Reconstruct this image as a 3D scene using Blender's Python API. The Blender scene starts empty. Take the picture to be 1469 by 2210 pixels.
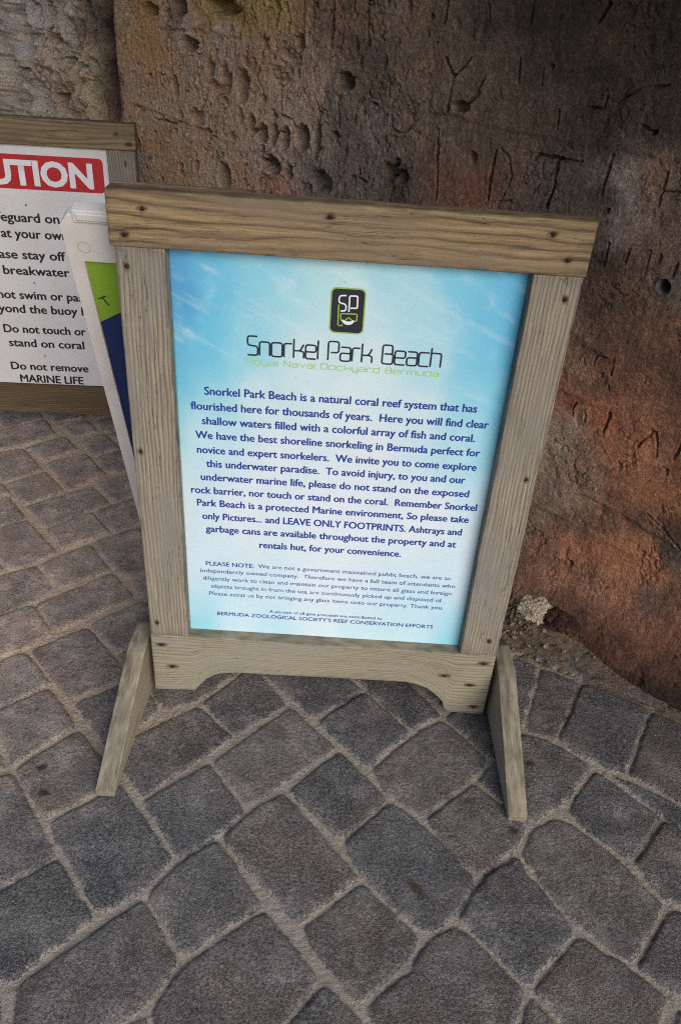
import bpy, bmesh, math, random
import numpy as np
from mathutils import Matrix, Vector

scene = bpy.context.scene
COL = scene.collection

# ------------------------------------------------------------------ camera
CAM_POS = (-0.0015, -1.3809, 1.5186)
PITCH, ROLL, YAW, F_PX = 0.602, 0.0726, 0.0135, 1784.0
def camera_axes():
    cy, sy = math.cos(YAW), math.sin(YAW); cp, sp = math.cos(PITCH), math.sin(PITCH)
    cr, sr = math.cos(ROLL), math.sin(ROLL)
    fwd = Vector((sy*cp, cy*cp, -sp)); right = Vector((cy, -sy, 0)); up = right.cross(fwd)
    return cr*right + sr*up, -sr*right + cr*up, fwd
cam_data = bpy.data.cameras.new('camera')
cam = bpy.data.objects.new('camera', cam_data); COL.objects.link(cam)
r_, u_, f_ = camera_axes()
M = Matrix((r_, u_, -f_)).transposed().to_4x4(); M.translation = Vector(CAM_POS)
cam.matrix_world = M
cam_data.sensor_fit = 'VERTICAL'; cam_data.sensor_height = 22.3
cam_data.lens = F_PX/2210.0*22.3
cam_data.clip_start = 0.05; cam_data.clip_end = 500
scene.camera = cam

# ------------------------------------------------------------------ sky, sun, exposure
SUN_EL, SUN_AZ = math.radians(33), math.radians(152)      # azimuth measured from +Y towards +X
world = bpy.data.worlds.new('World'); scene.world = world; world.use_nodes = True
wn = world.node_tree
sky = wn.nodes.new('ShaderNodeTexSky'); sky.sky_type = 'NISHITA'; sky.sun_disc = False
sky.sun_elevation = SUN_EL; sky.sun_rotation = SUN_AZ
sky.air_density = 1.0; sky.dust_density = 2.0; sky.ozone_density = 1.0
wn.links.new(sky.outputs['Color'], wn.nodes['Background'].inputs['Color'])
wn.nodes['Background'].inputs['Strength'].default_value = 0.11
sun_data = bpy.data.lights.new('sun', 'SUN'); sun_data.energy = 2.3; sun_data.angle = math.radians(44)
sun_data.color = (1.0, 0.985, 0.965)
sun = bpy.data.objects.new('sun', sun_data); COL.objects.link(sun)
sd = Vector((math.sin(SUN_AZ)*math.cos(SUN_EL), math.cos(SUN_AZ)*math.cos(SUN_EL), math.sin(SUN_EL)))
sun.rotation_euler = sd.to_track_quat('Z', 'Y').to_euler()
sun.location = sd*8
scene.view_settings.view_transform = 'Standard'; scene.view_settings.look = 'None'
scene.view_settings.exposure = 0.45; scene.view_settings.gamma = 1.0
scene.cycles.pixel_filter_type = 'BLACKMAN_HARRIS'; scene.cycles.filter_width = 1.05
scene.cycles.use_denoising = False
scene.cycles.sample_clamp_indirect = 4.0; scene.cycles.max_bounces = 6; scene.cycles.diffuse_bounces = 3

# ------------------------------------------------------------------ helpers
rng = np.random.default_rng(7)
_perm = rng.permutation(4096).astype(np.int64)
_ang = rng.uniform(0, 2*math.pi, 4096)
_gx, _gy = np.cos(_ang), np.sin(_ang)
def perlin(x, y, seed=0):
    xi = np.floor(x).astype(np.int64); yi = np.floor(y).astype(np.int64)
    xf, yf = x-xi, y-yi
    def g(a, b, fx, fy):
        h = _perm[(_perm[(a+seed*131) & 4095] + b) & 4095]
        return _gx[h]*fx + _gy[h]*fy
    u = xf*xf*xf*(xf*(xf*6-15)+10); v = yf*yf*yf*(yf*(yf*6-15)+10)
    n00, n10 = g(xi, yi, xf, yf), g(xi+1, yi, xf-1, yf)
    n01, n11 = g(xi, yi+1, xf, yf-1), g(xi+1, yi+1, xf-1, yf-1)
    a = n00+u*(n10-n00); b = n01+u*(n11-n01)
    return (a+v*(b-a))*1.45
def fbm(x, y, octv=4, seed=0, gain=.5):
    t = 0.0; a = 1.0; n = 0.0
    for i in range(octv):
        t = t + a*perlin(x*2**i, y*2**i, seed+i*7); n += a; a *= gain
    return t/n
def ridged(x, y, octv=4, seed=0):
    t = 0.0; a = 1.0; n = 0.0
    for i in range(octv):
        t = t + a*(1-np.abs(perlin(x*2**i, y*2**i, seed+i*5))*2); n += a; a *= .5
    return t/n
def sstep(a, b, x):
    t = np.clip((x-a)/(b-a), 0, 1); return t*t*(3-2*t)
def lin(c):
    c = np.asarray(c, float)/255.0
    return np.where(c <= .04045, c/12.92, ((c+.055)/1.055)**2.4)
def rgba(*c, k=1.0):
    v = lin(c)*k; return (float(v[0]), float(v[1]), float(v[2]), 1.0)

def mesh_np(name, verts, faces, smooth=True):
    me = bpy.data.meshes.new(name)
    verts = np.asarray(verts, np.float32); faces = np.asarray(faces, np.int32)
    me.vertices.add(len(verts)); me.vertices.foreach_set('co', verts.ravel())
    k = faces.shape[1]
    me.loops.add(faces.size); me.loops.foreach_set('vertex_index', faces.ravel())
    me.polygons.add(len(faces)); me.polygons.foreach_set('loop_start', np.arange(len(faces), dtype=np.int32)*k)
    me.polygons.foreach_set('use_smooth', np.full(len(faces), smooth))
    me.update(); me.validate()
    return me
def grid_faces(nx, ny, off=0, flip=False):
    i, j = np.meshgrid(np.arange(nx-1), np.arange(ny-1), indexing='ij')
    a = (i*ny+j).ravel()+off
    f = np.stack([a, a+ny, a+ny+1, a+1], -1)
    return f[:, ::-1] if flip else f
def attr(me, name, data, kind):
    at = me.attributes.new(name, kind, 'POINT')
    data = np.asarray(data, np.float32)
    at.data.foreach_set({'FLOAT': 'value', 'FLOAT_VECTOR': 'vector', 'FLOAT_COLOR': 'color'}[kind], data.ravel())
def add(name, me, mat=None, parent=None):
    o = bpy.data.objects.new(name, me); COL.objects.link(o)
    if mat: me.materials.append(mat)
    if parent: o.parent = parent
    return o
def thing(name, label, cat, loc=(0, 0, 0), rot=(0, 0, 0), group=None):
    o = bpy.data.objects.new(name, None); COL.objects.link(o)
    o.empty_display_size = .1; o.location = loc; o.rotation_euler = rot
    o['label'] = label; o['category'] = cat
    if group: o['group'] = group
    return o


# ------------------------------------------------------------------ measured positions
PAVERS=[[[-0.289,-0.013],[-0.174,0.132],[-0.069,-0.001],[-0.188,-0.108]],[[-0.069,-0.001],[0.052,-0.123],[-0.139,-0.302],[-0.235,-0.181]],[[-0.289,-0.013],[-0.188,-0.108],[-0.365,-0.293],[-0.47,-0.163]],[[-0.588,-0.042],[-0.451,0.069],[-0.368,-0.046],[-0.47,-0.163]],[[-0.368,-0.046],[-0.451,0.069],[-0.325,0.209],[-0.174,0.132],[-0.289,-0.013]],[[-0.748,0.126],[-0.621,0.231],[-0.484,0.086],[-0.478,0.065],[-0.593,-0.038]],[[-0.622,0.233],[-0.498,0.347],[-0.412,0.233],[-0.527,0.133]],[[-0.527,0.133],[-0.412,0.233],[-0.357,0.149],[-0.475,0.066]],[[-0.788,0.299],[-0.613,0.46],[-0.522,0.356],[-0.7,0.196]],[[-0.898,0.216],[-0.788,0.299],[-0.701,0.194],[-0.748,0.126],[-0.807,0.086]],[[-0.851,0.038],[-0.751,0.124],[-0.59,-0.041],[-0.653,0.01],[-0.761,-0.082]],[[-0.761,-0.082],[-0.652,0.009],[-0.548,-0.108],[-0.657,-0.231]],[[-0.831,0.471],[-0.711,0.585],[-0.616,0.461],[-0.747,0.366]],[[-0.993,0.365],[-0.833,0.471],[-0.749,0.363],[-0.788,0.299],[-0.894,0.217]],[[-1.056,0.594],[-0.935,0.686],[-0.792,0.531],[-0.835,0.469],[-0.906,0.427]],[[-1.163,0.491],[-1.056,0.594],[-0.909,0.427],[-0.999,0.365]],[[-0.866,0.637],[-0.753,0.747],[-0.665,0.642],[-0.788,0.531]],[[-0.75,0.748],[-0.637,0.846],[-0.557,0.724],[-0.664,0.642]],[[-0.711,0.585],[-0.591,0.685],[-0.468,0.498],[-0.562,0.423],[-0.616,0.461]],[[-0.56,0.421],[-0.467,0.494],[-0.399,0.417],[-0.52,0.356]],[[-0.971,0.753],[-0.79,0.897],[-0.706,0.803],[-0.868,0.642]],[[-0.789,0.9],[-0.666,1.01],[-0.593,0.893],[-0.707,0.805]],[[-1.107,0.743],[-1.038,0.807],[-0.934,0.688],[-1.058,0.599]],[[-1.072,0.872],[-0.966,0.966],[-0.868,0.852],[-0.972,0.756]],[[-0.988,1.012],[-0.869,1.099],[-0.761,0.965],[-0.867,0.854]],[[-0.837,1.074],[-0.74,1.155],[-0.668,1.021],[-0.76,0.965]],[[-1.223,1.043],[-1.087,1.103],[-0.976,0.968],[-1.074,0.874]],[[-1.17,0.81],[-1.076,0.871],[-0.972,0.753],[-1.04,0.804],[-1.108,0.745]],[[-1.086,1.109],[-0.974,1.204],[-0.902,1.117],[-1.0,1.019]],[[-1.239,1.192],[-1.077,1.313],[-1.006,1.21],[-1.087,1.112],[-1.203,1.052]],[[-1.269,1.341],[-1.14,1.405],[-1.081,1.316],[-1.207,1.217]],[[-1.116,1.386],[-0.975,1.421],[-0.94,1.351],[-1.05,1.288]],[[-1.005,1.263],[-0.933,1.334],[-0.863,1.25],[-0.949,1.187]],[[-0.911,1.175],[-0.844,1.243],[-0.765,1.148],[-0.841,1.077]],[[-0.908,1.323],[-0.839,1.384],[-0.778,1.279],[-0.855,1.248]],[[-0.954,1.401],[-0.865,1.418],[-0.84,1.387],[-0.912,1.333]],[[-0.837,1.254],[-0.768,1.27],[-0.701,1.163],[-0.761,1.152]],[[-0.655,-0.234],[-0.546,-0.113],[-0.417,-0.248],[-0.55,-0.358]],[[-0.549,-0.36],[-0.416,-0.249],[-0.265,-0.425],[-0.308,-0.497],[-0.389,-0.55]],[[-0.737,-0.291],[-0.655,-0.237],[-0.498,-0.431],[-0.621,-0.546]],[[-0.633,-0.55],[-0.496,-0.433],[-0.39,-0.551],[-0.501,-0.678],[-0.554,-0.686]],[[-0.5,-0.679],[-0.311,-0.502],[-0.217,-0.622],[-0.256,-0.7],[-0.389,-0.819],[-0.47,-0.776]],[[-0.308,-0.502],[-0.262,-0.428],[-0.188,-0.369],[-0.08,-0.509],[-0.216,-0.621]],[[-0.364,-0.294],[-0.235,-0.181],[-0.139,-0.302],[-0.187,-0.368],[-0.263,-0.426]],[[-0.185,-0.37],[-0.137,-0.303],[-0.064,-0.246],[0.105,-0.442],[-0.014,-0.547]],[[-0.063,-0.246],[0.052,-0.124],[0.166,-0.251],[0.062,-0.363]],[[-0.005,-0.049],[0.109,0.062],[0.222,-0.062],[0.119,-0.179]],[[-0.146,0.089],[-0.046,0.217],[0.108,0.064],[-0.006,-0.048]],[[-0.0,0.186],[0.161,0.175],[0.3,-0.006],[0.222,-0.061],[0.11,0.065]],[[0.119,-0.18],[0.224,-0.063],[0.299,-0.012],[0.402,-0.129],[0.357,-0.191],[0.233,-0.298],[0.168,-0.251]],[[0.302,-0.009],[0.416,0.083],[0.49,-0.041],[0.402,-0.129]],[[0.505,0.212],[0.569,0.187],[0.532,0.078],[0.488,-0.038],[0.433,-0.013],[0.438,0.166]],[[0.569,0.186],[0.669,0.137],[0.563,-0.065],[0.488,-0.04]],[[0.67,0.137],[0.821,0.057],[0.71,-0.146],[0.648,-0.128],[0.564,-0.064]],[[0.822,0.056],[0.953,-0.022],[0.831,-0.225],[0.711,-0.147]],[[0.651,-0.13],[0.811,-0.222],[0.883,-0.279],[0.798,-0.296],[0.761,-0.252]],[[0.401,-0.132],[0.488,-0.043],[0.563,-0.067],[0.638,-0.131],[0.553,-0.236],[0.459,-0.302],[0.358,-0.194]],[[0.237,-0.297],[0.356,-0.193],[0.459,-0.301],[0.426,-0.363],[0.399,-0.381],[0.341,-0.427],[0.285,-0.379]],[[0.064,-0.363],[0.166,-0.253],[0.232,-0.301],[0.338,-0.429],[0.285,-0.518],[0.226,-0.551],[0.105,-0.442]],[[-0.012,-0.548],[0.106,-0.443],[0.224,-0.552],[0.186,-0.611],[0.11,-0.678],[0.077,-0.668]],[[-0.213,-0.621],[-0.079,-0.511],[0.038,-0.637],[-0.062,-0.762],[-0.231,-0.778],[-0.258,-0.702]],[[0.04,-0.639],[0.077,-0.669],[0.115,-0.706],[0.077,-0.782],[-0.041,-0.74]],[[-0.303,-0.734],[-0.257,-0.703],[-0.23,-0.784],[-0.279,-0.814]],[[0.399,-0.384],[0.428,-0.367],[0.448,-0.41],[0.518,-0.524],[0.407,-0.634],[0.304,-0.527],[0.287,-0.518],[0.339,-0.429]],[[0.461,-0.303],[0.529,-0.266],[0.551,-0.275],[0.657,-0.377],[0.709,-0.459],[0.611,-0.584],[0.564,-0.554],[0.521,-0.519],[0.449,-0.407],[0.428,-0.365]],[[0.641,-0.135],[0.761,-0.255],[0.662,-0.373],[0.552,-0.275],[0.553,-0.239]],[[0.765,-0.257],[0.859,-0.347],[0.761,-0.468],[0.71,-0.458],[0.661,-0.375]],[[0.711,-0.462],[0.784,-0.481],[0.771,-0.595],[0.687,-0.644],[0.613,-0.584]],[[0.521,-0.526],[0.564,-0.556],[0.611,-0.587],[0.663,-0.639],[0.577,-0.743],[0.511,-0.753],[0.408,-0.635]],[[0.287,-0.52],[0.303,-0.529],[0.405,-0.636],[0.372,-0.705],[0.29,-0.792],[0.123,-0.709],[0.113,-0.68],[0.189,-0.611],[0.228,-0.553]],[[0.408,-0.638],[0.51,-0.755],[0.366,-0.788],[0.372,-0.707]]]
HOLES=[[1.595,1.252,0.035,0.019,0.05],[1.32,1.239,0.01,0.01,0.03],[1.156,1.303,0.015,0.015,0.03],[1.664,1.133,0.015,0.024,0.03],[1.24,0.991,0.028,0.021,0.05],[1.447,0.92,0.026,0.032,0.045],[1.333,1.079,0.017,0.025,0.025],[1.292,1.065,0.02,0.021,0.03],[1.245,1.068,0.016,0.026,0.025],[1.202,1.067,0.016,0.026,0.03],[1.137,1.078,0.023,0.027,0.03],[1.571,1.063,0.03,0.02,0.012],[1.641,1.055,0.01,0.013,0.015],[1.022,1.107,0.013,0.009,0.015],[1.181,0.987,0.013,0.018,0.03],[1.439,1.18,0.023,0.034,0.018],[1.505,1.204,0.015,0.024,0.016],[1.371,1.175,0.023,0.037,0.022],[1.285,1.0,0.011,0.034,0.02],[1.523,1.038,0.013,0.006,0.012],[1.085,1.079,0.013,0.039,0.014],[1.487,1.154,0.027,0.02,0.012],[1.165,1.268,0.008,0.014,0.008],[1.485,1.128,0.018,0.006,0.012],[1.444,1.134,0.017,0.006,0.012],[1.678,1.013,0.011,0.006,0.012],[1.413,1.041,0.01,0.01,0.012],[1.375,1.099,0.01,0.017,0.01],[1.766,1.327,0.033,0.016,0.025],[1.576,0.927,0.012,0.018,0.018],[1.864,0.939,0.01,0.029,0.015],[1.061,0.984,0.034,0.025,0.015],[1.287,1.157,0.012,0.01,0.012],[1.45,1.358,0.062,0.018,0.03],[1.629,1.344,0.027,0.024,0.025],[1.204,1.122,0.016,0.003,0.012],[0.995,1.233,0.025,0.018,0.035],[0.64,1.229,0.02,0.011,0.014],[0.238,1.083,0.005,0.005,0.02],[0.182,1.246,0.006,0.004,0.012],[0.733,1.344,0.005,0.003,0.008],[0.753,1.395,0.006,0.005,0.008],[0.434,1.334,0.005,0.003,0.01],[0.59,1.129,0.009,0.01,0.008],[0.913,1.017,0.013,0.004,0.012],[0.825,1.054,0.019,0.016,0.012],[0.826,1.037,0.016,0.008,0.012],[0.787,1.05,0.018,0.012,0.01],[0.813,1.078,0.012,0.011,0.01],[0.894,1.202,0.008,0.004,0.008],[0.078,0.967,0.011,0.012,0.035],[0.238,1.083,0.005,0.005,0.02],[2.516,1.172,0.021,0.018,0.035],[2.525,1.058,0.022,0.023,0.045],[2.252,1.137,0.023,0.013,0.04],[2.116,1.221,0.013,0.013,0.02],[2.332,1.27,0.023,0.025,0.035],[2.315,1.203,0.029,0.023,0.03],[2.34,1.004,0.036,0.018,0.03],[2.518,1.229,0.018,0.027,0.025],[2.144,1.136,0.017,0.007,0.015],[0.025,-0.048,0.005,0.008,0.012],[0.078,-0.123,0.008,0.004,0.012],[0.21,-0.017,0.006,0.008,0.02],[0.113,0.212,0.006,0.008,0.006]]
GROOVES=[[0.006,0.012,[1.677,1.257],[1.678,1.225],[1.679,1.18]],[0.007,0.012,[1.751,1.175],[1.753,1.119],[1.75,1.058]],[0.006,0.014,[1.145,1.396],[1.146,1.318]],[0.008,0.016,[1.044,1.401],[1.042,1.348],[1.048,1.307]],[0.007,0.012,[1.339,1.367],[1.324,1.343],[1.315,1.33]],[0.007,0.014,[1.234,1.376],[1.247,1.325]],[0.007,0.012,[1.212,1.384],[1.199,1.347],[1.204,1.322]],[0.006,0.012,[1.385,1.218],[1.385,1.136]],[0.006,0.01,[1.224,1.196],[1.219,1.14]],[0.006,0.012,[1.015,1.195],[1.009,1.129]],[0.006,0.012,[1.355,1.0],[1.357,0.939]],[0.004,0.008,[1.557,1.242],[1.559,1.198]],[0.005,0.008,[1.481,1.242],[1.487,1.194]],[0.004,0.007,[1.848,1.155],[1.85,1.111]],[0.004,0.006,[1.82,1.178],[1.821,1.163],[1.796,1.118]],[0.004,0.006,[1.788,1.154],[1.792,1.119]],[0.004,0.006,[1.786,1.152],[1.769,1.156]],[0.004,0.006,[1.732,1.163],[1.734,1.126],[1.721,1.136],[1.721,1.158],[1.732,1.163]],[0.004,0.006,[1.706,1.164],[1.705,1.13]],[0.004,0.006,[1.684,1.179],[1.684,1.137]],[0.005,0.008,[1.605,1.151],[1.603,1.133],[1.619,1.129]],[0.005,0.008,[1.594,1.132],[1.575,1.155],[1.562,1.13]],[0.004,0.006,[1.542,1.155],[1.543,1.13]],[0.005,0.007,[1.158,1.169],[1.145,1.201],[1.118,1.173]],[0.006,0.008,[1.299,1.229],[1.318,1.207],[1.284,1.166]],[0.005,0.008,[1.444,1.128],[1.452,1.035]],[0.005,0.008,[1.402,1.277],[1.403,1.247]],[0.004,0.006,[1.358,1.214],[1.359,1.139]],[0.005,0.01,[1.662,0.927],[1.664,0.89]],[0.005,0.01,[1.605,0.933],[1.605,0.901]],[0.006,0.01,[1.517,1.084],[1.518,1.015]],[0.005,0.01,[1.653,1.042],[1.573,1.035],[1.516,1.037]],[0.006,0.01,[1.784,1.031],[1.669,1.031]],[0.005,0.008,[1.683,1.288],[1.703,1.234]],[0.006,0.01,[1.117,1.097],[1.113,1.062]],[0.006,0.012,[1.282,1.034],[1.291,0.969]],[0.005,0.008,[1.642,1.091],[1.661,1.036]],[0.006,0.01,[1.291,1.267],[1.296,1.24]],[0.005,0.009,[1.433,1.286],[1.435,1.255]],[0.006,0.008,[1.366,1.379],[1.367,1.314]],[0.006,0.012,[0.704,1.319],[0.671,1.283],[0.674,1.262],[0.676,1.214]],[0.004,0.008,[0.635,1.327],[0.671,1.283]],[0.005,0.009,[0.598,1.262],[0.619,1.239]],[0.005,0.006,[0.841,1.179],[0.833,1.149],[0.799,1.144],[0.775,1.166],[0.774,1.192]],[0.006,0.012,[0.534,1.153],[0.536,1.098],[0.536,1.046]],[0.004,0.007,[0.523,1.16],[0.497,1.145],[0.482,1.108],[0.497,1.06]],[0.006,0.01,[0.436,1.151],[0.428,1.163],[0.382,1.163],[0.323,1.168]],[0.008,0.015,[0.379,1.161],[0.377,1.114],[0.382,1.061]],[0.007,0.012,[0.257,1.192],[0.26,1.155],[0.261,1.114]],[0.007,0.012,[0.332,1.453],[0.351,1.419]],[0.005,0.01,[0.135,1.181],[0.134,1.117]],[0.006,0.01,[0.941,1.412],[0.929,1.323]],[0.005,0.008,[0.717,1.429],[0.72,1.385]],[0.005,0.008,[0.699,1.17],[0.678,1.017]],[0.004,0.007,[0.513,1.34],[0.509,1.292]],[0.004,0.006,[0.454,1.326],[0.452,1.295]],[0.005,0.008,[0.605,1.262],[0.592,1.295]],[0.004,0.007,[0.609,1.429],[0.6,1.4]],[0.005,0.008,[0.5,1.446],[0.502,1.405]],[0.005,0.007,[0.398,1.254],[0.395,1.219]],[0.006,0.009,[0.327,1.269],[0.301,1.273],[0.297,1.295]],[0.005,0.009,[0.173,1.141],[0.176,1.167]],[0.005,0.008,[0.13,1.145],[0.099,1.151]],[0.004,0.006,[0.27,1.29],[0.23,1.32],[0.176,1.331]],[0.005,0.008,[0.216,1.256],[0.185,1.248]],[0.004,0.007,[0.857,1.263],[0.848,1.219]],[0.005,0.007,[0.477,1.054],[0.507,1.048]],[0.005,0.009,[0.217,1.024],[0.216,1.001],[0.217,0.976]],[0.004,0.007,[0.168,1.029],[0.171,0.981]],[0.004,0.007,[0.168,1.029],[0.146,1.036]],[0.004,0.007,[0.123,1.029],[0.124,0.975]],[0.004,0.006,[0.119,1.025],[0.101,1.026],[0.1,1.008]],[0.005,0.009,[0.065,1.019],[0.067,0.99]],[0.007,0.012,[0.12,0.649],[0.12,0.626],[0.123,0.598]],[0.006,0.01,[0.014,0.644],[0.024,0.62],[0.034,0.596]],[0.005,0.009,[0.007,0.645],[-0.004,0.624],[-0.013,0.59]],[0.007,0.012,[-0.056,0.639],[-0.051,0.604],[-0.051,0.594]],[0.004,0.008,[0.142,0.781],[0.141,0.738]],[0.004,0.007,[0.207,0.642],[0.211,0.627],[0.205,0.609]],[0.004,0.006,[0.181,0.635],[0.174,0.621],[0.174,0.604]],[0.004,0.007,[0.186,0.751],[0.185,0.773],[0.161,0.778]],[0.004,0.006,[0.183,0.739],[0.171,0.731],[0.159,0.737]],[0.004,0.006,[0.213,0.757],[0.209,0.743]],[0.004,0.006,[-0.047,0.566],[-0.034,0.57]],[0.005,0.008,[-0.033,0.439],[-0.131,0.387]],[0.005,0.008,[-0.047,0.555],[-0.041,0.566]],[0.005,0.006,[0.14,0.713],[0.134,0.7]]]
LEDGES=[[0.01,[0.886,1.196],[0.842,1.197],[0.665,1.208],[0.561,1.197],[0.42,1.201],[0.3,1.205]],[0.008,[0.878,1.129],[0.792,1.14],[0.695,1.145]],[0.009,[0.258,1.208],[0.197,1.205],[0.114,1.203]],[0.012,[1.926,1.06],[1.797,1.056],[1.69,1.047],[1.558,1.043],[1.44,1.019]],[0.014,[1.684,1.284],[1.544,1.294],[1.37,1.292],[1.267,1.302]],[0.008,[0.249,0.657],[0.197,0.653],[0.125,0.654]],[0.006,[0.229,0.783],[0.16,0.786]],[0.01,[0.117,0.417],[0.06,0.411],[0.012,0.405],[-0.133,0.381]],[0.008,[0.203,0.324],[0.113,0.318],[-0.007,0.311]],[0.008,[0.253,0.806],[0.177,0.784],[0.148,0.773]],[0.007,[0.252,0.663],[0.194,0.659]],[0.01,[1.307,0.957],[1.212,0.975],[1.144,0.976]],[0.01,[1.532,0.991],[1.36,1.008],[1.282,1.025]]]
WCOL=[[2.442,1.215,128,122,120],[2.573,1.072,120,112,105],[2.373,1.153,95,85,76],[2.237,1.26,120,112,105],[2.645,0.941,105,95,85],[2.318,1.031,100,88,76],[2.162,1.241,60,52,46],[2.121,1.126,86,76,62],[2.121,1.058,92,82,66],[2.075,1.3,52,45,40],[1.97,1.259,20,17,15],[1.979,1.143,24,20,18],[1.982,1.049,40,32,27],[1.886,1.291,84,70,54],[1.795,1.299,128,98,62],[1.825,1.236,136,106,68],[1.752,1.195,124,96,62],[1.9,1.191,98,76,54],[1.858,1.158,100,80,64],[1.645,1.312,66,54,46],[1.562,1.342,90,74,50],[1.504,1.336,116,98,58],[1.448,1.324,84,68,38],[1.545,1.305,120,98,72],[1.374,1.358,76,62,36],[1.329,1.324,90,72,44],[1.303,1.368,132,112,66],[1.235,1.369,126,108,64],[1.17,1.374,92,70,48],[1.235,1.338,84,66,46],[1.091,1.381,70,54,42],[1.042,1.346,62,48,40],[1.606,1.293,98,88,80],[1.449,1.295,104,94,86],[1.548,1.242,96,80,70],[1.722,1.162,104,84,68],[1.84,1.115,122,100,84],[1.573,1.168,96,80,68],[1.413,1.234,84,68,60],[1.303,1.279,98,76,62],[1.199,1.29,76,62,54],[1.132,1.266,80,66,56],[1.069,1.293,76,62,54],[1.231,1.2,92,78,66],[1.096,1.206,98,82,70],[1.16,1.154,98,84,72],[1.032,1.204,66,56,50],[0.997,1.166,62,52,46],[1.874,1.038,98,78,60],[1.78,1.038,108,90,74],[1.622,1.062,112,92,76],[1.456,1.075,108,90,74],[1.339,1.081,112,92,78],[1.765,0.96,122,98,70],[1.844,0.89,100,84,68],[1.699,0.931,104,82,64],[1.542,0.972,98,78,62],[1.481,0.93,122,108,90],[1.379,0.936,104,78,64],[1.301,1.014,92,78,70],[1.226,0.99,80,68,62],[1.156,1.039,78,68,60],[1.056,1.091,70,60,52],[1.067,0.996,56,50,48],[0.992,1.102,58,49,43],[1.225,0.941,94,66,54],[0.927,1.376,62,50,40],[0.95,1.316,52,42,35],[0.859,1.391,66,55,46],[0.789,1.37,60,49,39],[0.715,1.394,52,42,34],[0.607,1.404,42,34,28],[0.495,1.414,32,26,22],[0.393,1.431,30,25,21],[0.294,1.431,34,27,23],[0.208,1.454,30,24,20],[0.887,1.274,52,43,36],[0.811,1.234,62,52,43],[0.774,1.268,62,51,42],[0.703,1.323,58,47,38],[0.644,1.275,58,48,39],[0.554,1.314,54,44,36],[0.479,1.34,44,36,30],[0.406,1.356,36,30,25],[0.319,1.342,34,28,24],[0.249,1.374,40,32,26],[0.188,1.357,34,28,24],[0.297,1.408,56,38,26],[0.872,1.143,66,57,52],[0.825,1.119,60,50,43],[0.758,1.151,62,51,42],[0.681,1.183,58,48,40],[0.625,1.162,62,50,42],[0.561,1.163,54,43,36],[0.49,1.231,56,45,37],[0.407,1.27,52,42,34],[0.349,1.253,40,33,28],[0.291,1.235,40,32,27],[0.22,1.272,46,37,30],[0.158,1.256,42,34,28],[0.801,1.047,40,35,32],[0.905,1.016,58,50,44],[0.663,1.074,66,46,35],[0.557,1.073,72,47,36],[0.49,1.117,64,50,42],[0.394,1.115,58,48,42],[0.331,1.137,56,46,38],[0.27,1.111,52,42,36],[0.214,1.141,88,76,68],[0.166,1.151,84,62,48],[0.121,1.133,72,56,46],[0.207,1.077,76,66,60],[0.16,1.059,86,68,56],[0.099,1.092,64,50,42],[0.23,1.043,58,47,42],[0.173,1.066,84,72,66],[0.225,0.984,48,36,30],[0.175,0.997,58,42,33],[0.106,1.015,66,50,40],[0.071,0.965,66,58,52],[0.203,0.897,62,45,35],[0.131,0.918,66,46,34],[0.049,0.89,78,52,36],[0.216,0.816,74,54,42],[0.147,0.816,66,44,33],[0.076,0.839,70,48,34],[0.022,0.836,62,40,28],[0.231,0.73,92,66,50],[0.197,0.694,86,58,42],[0.223,0.648,98,54,36],[0.156,0.721,80,50,34],[0.07,0.741,86,54,36],[0.001,0.766,66,44,32],[0.206,0.579,106,86,74],[0.23,0.517,100,84,70],[0.16,0.546,92,70,54],[0.13,0.622,110,62,36],[0.07,0.659,100,60,36],[-0.017,0.67,84,52,34],[0.077,0.557,112,66,38],[0.004,0.588,102,62,38],[-0.052,0.588,88,54,32],[0.234,0.419,92,76,64],[0.171,0.378,98,80,68],[0.125,0.456,86,66,52],[0.052,0.463,94,58,36],[-0.022,0.498,104,62,32],[-0.072,0.522,96,58,30],[0.235,0.302,84,66,54],[0.146,0.332,82,62,48],[0.065,0.374,78,54,38],[-0.025,0.406,74,50,34],[-0.106,0.408,62,42,28],[0.201,0.212,84,54,38],[0.246,0.22,72,58,48],[0.127,0.253,112,68,44],[0.068,0.285,102,58,36],[-0.013,0.271,136,82,44],[-0.038,0.314,132,78,42],[-0.101,0.306,104,64,38],[-0.13,0.366,62,50,44],[0.211,0.127,76,48,36],[0.119,0.164,92,58,40],[0.044,0.192,86,56,40],[-0.042,0.212,112,70,42],[-0.103,0.218,64,48,42],[-0.154,0.25,74,48,32],[0.221,0.037,66,50,42],[0.152,0.062,52,36,30],[0.062,0.101,64,42,32],[-0.023,0.138,76,46,30],[-0.118,0.166,82,50,30],[-0.177,0.173,78,46,28],[0.188,-0.046,168,152,132],[0.163,-0.057,160,140,120],[0.193,-0.095,150,132,112],[0.164,-0.085,156,138,118],[0.158,-0.01,120,86,66],[0.123,-0.031,80,36,26],[0.116,0.0,44,28,26],[0.088,0.035,50,36,32],[0.08,-0.029,78,44,34],[0.04,0.015,54,32,22],[-0.026,0.025,60,34,22],[-0.101,0.092,66,40,26],[-0.186,0.101,56,34,22],[-0.041,-0.033,54,34,24],[-0.161,0.017,40,24,17],[-0.225,0.013,30,20,15],[0.223,-0.18,90,76,64],[0.232,-0.057,60,48,40],[0.038,-0.053,86,74,62],[-0.084,-0.038,64,50,40]]
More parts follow.
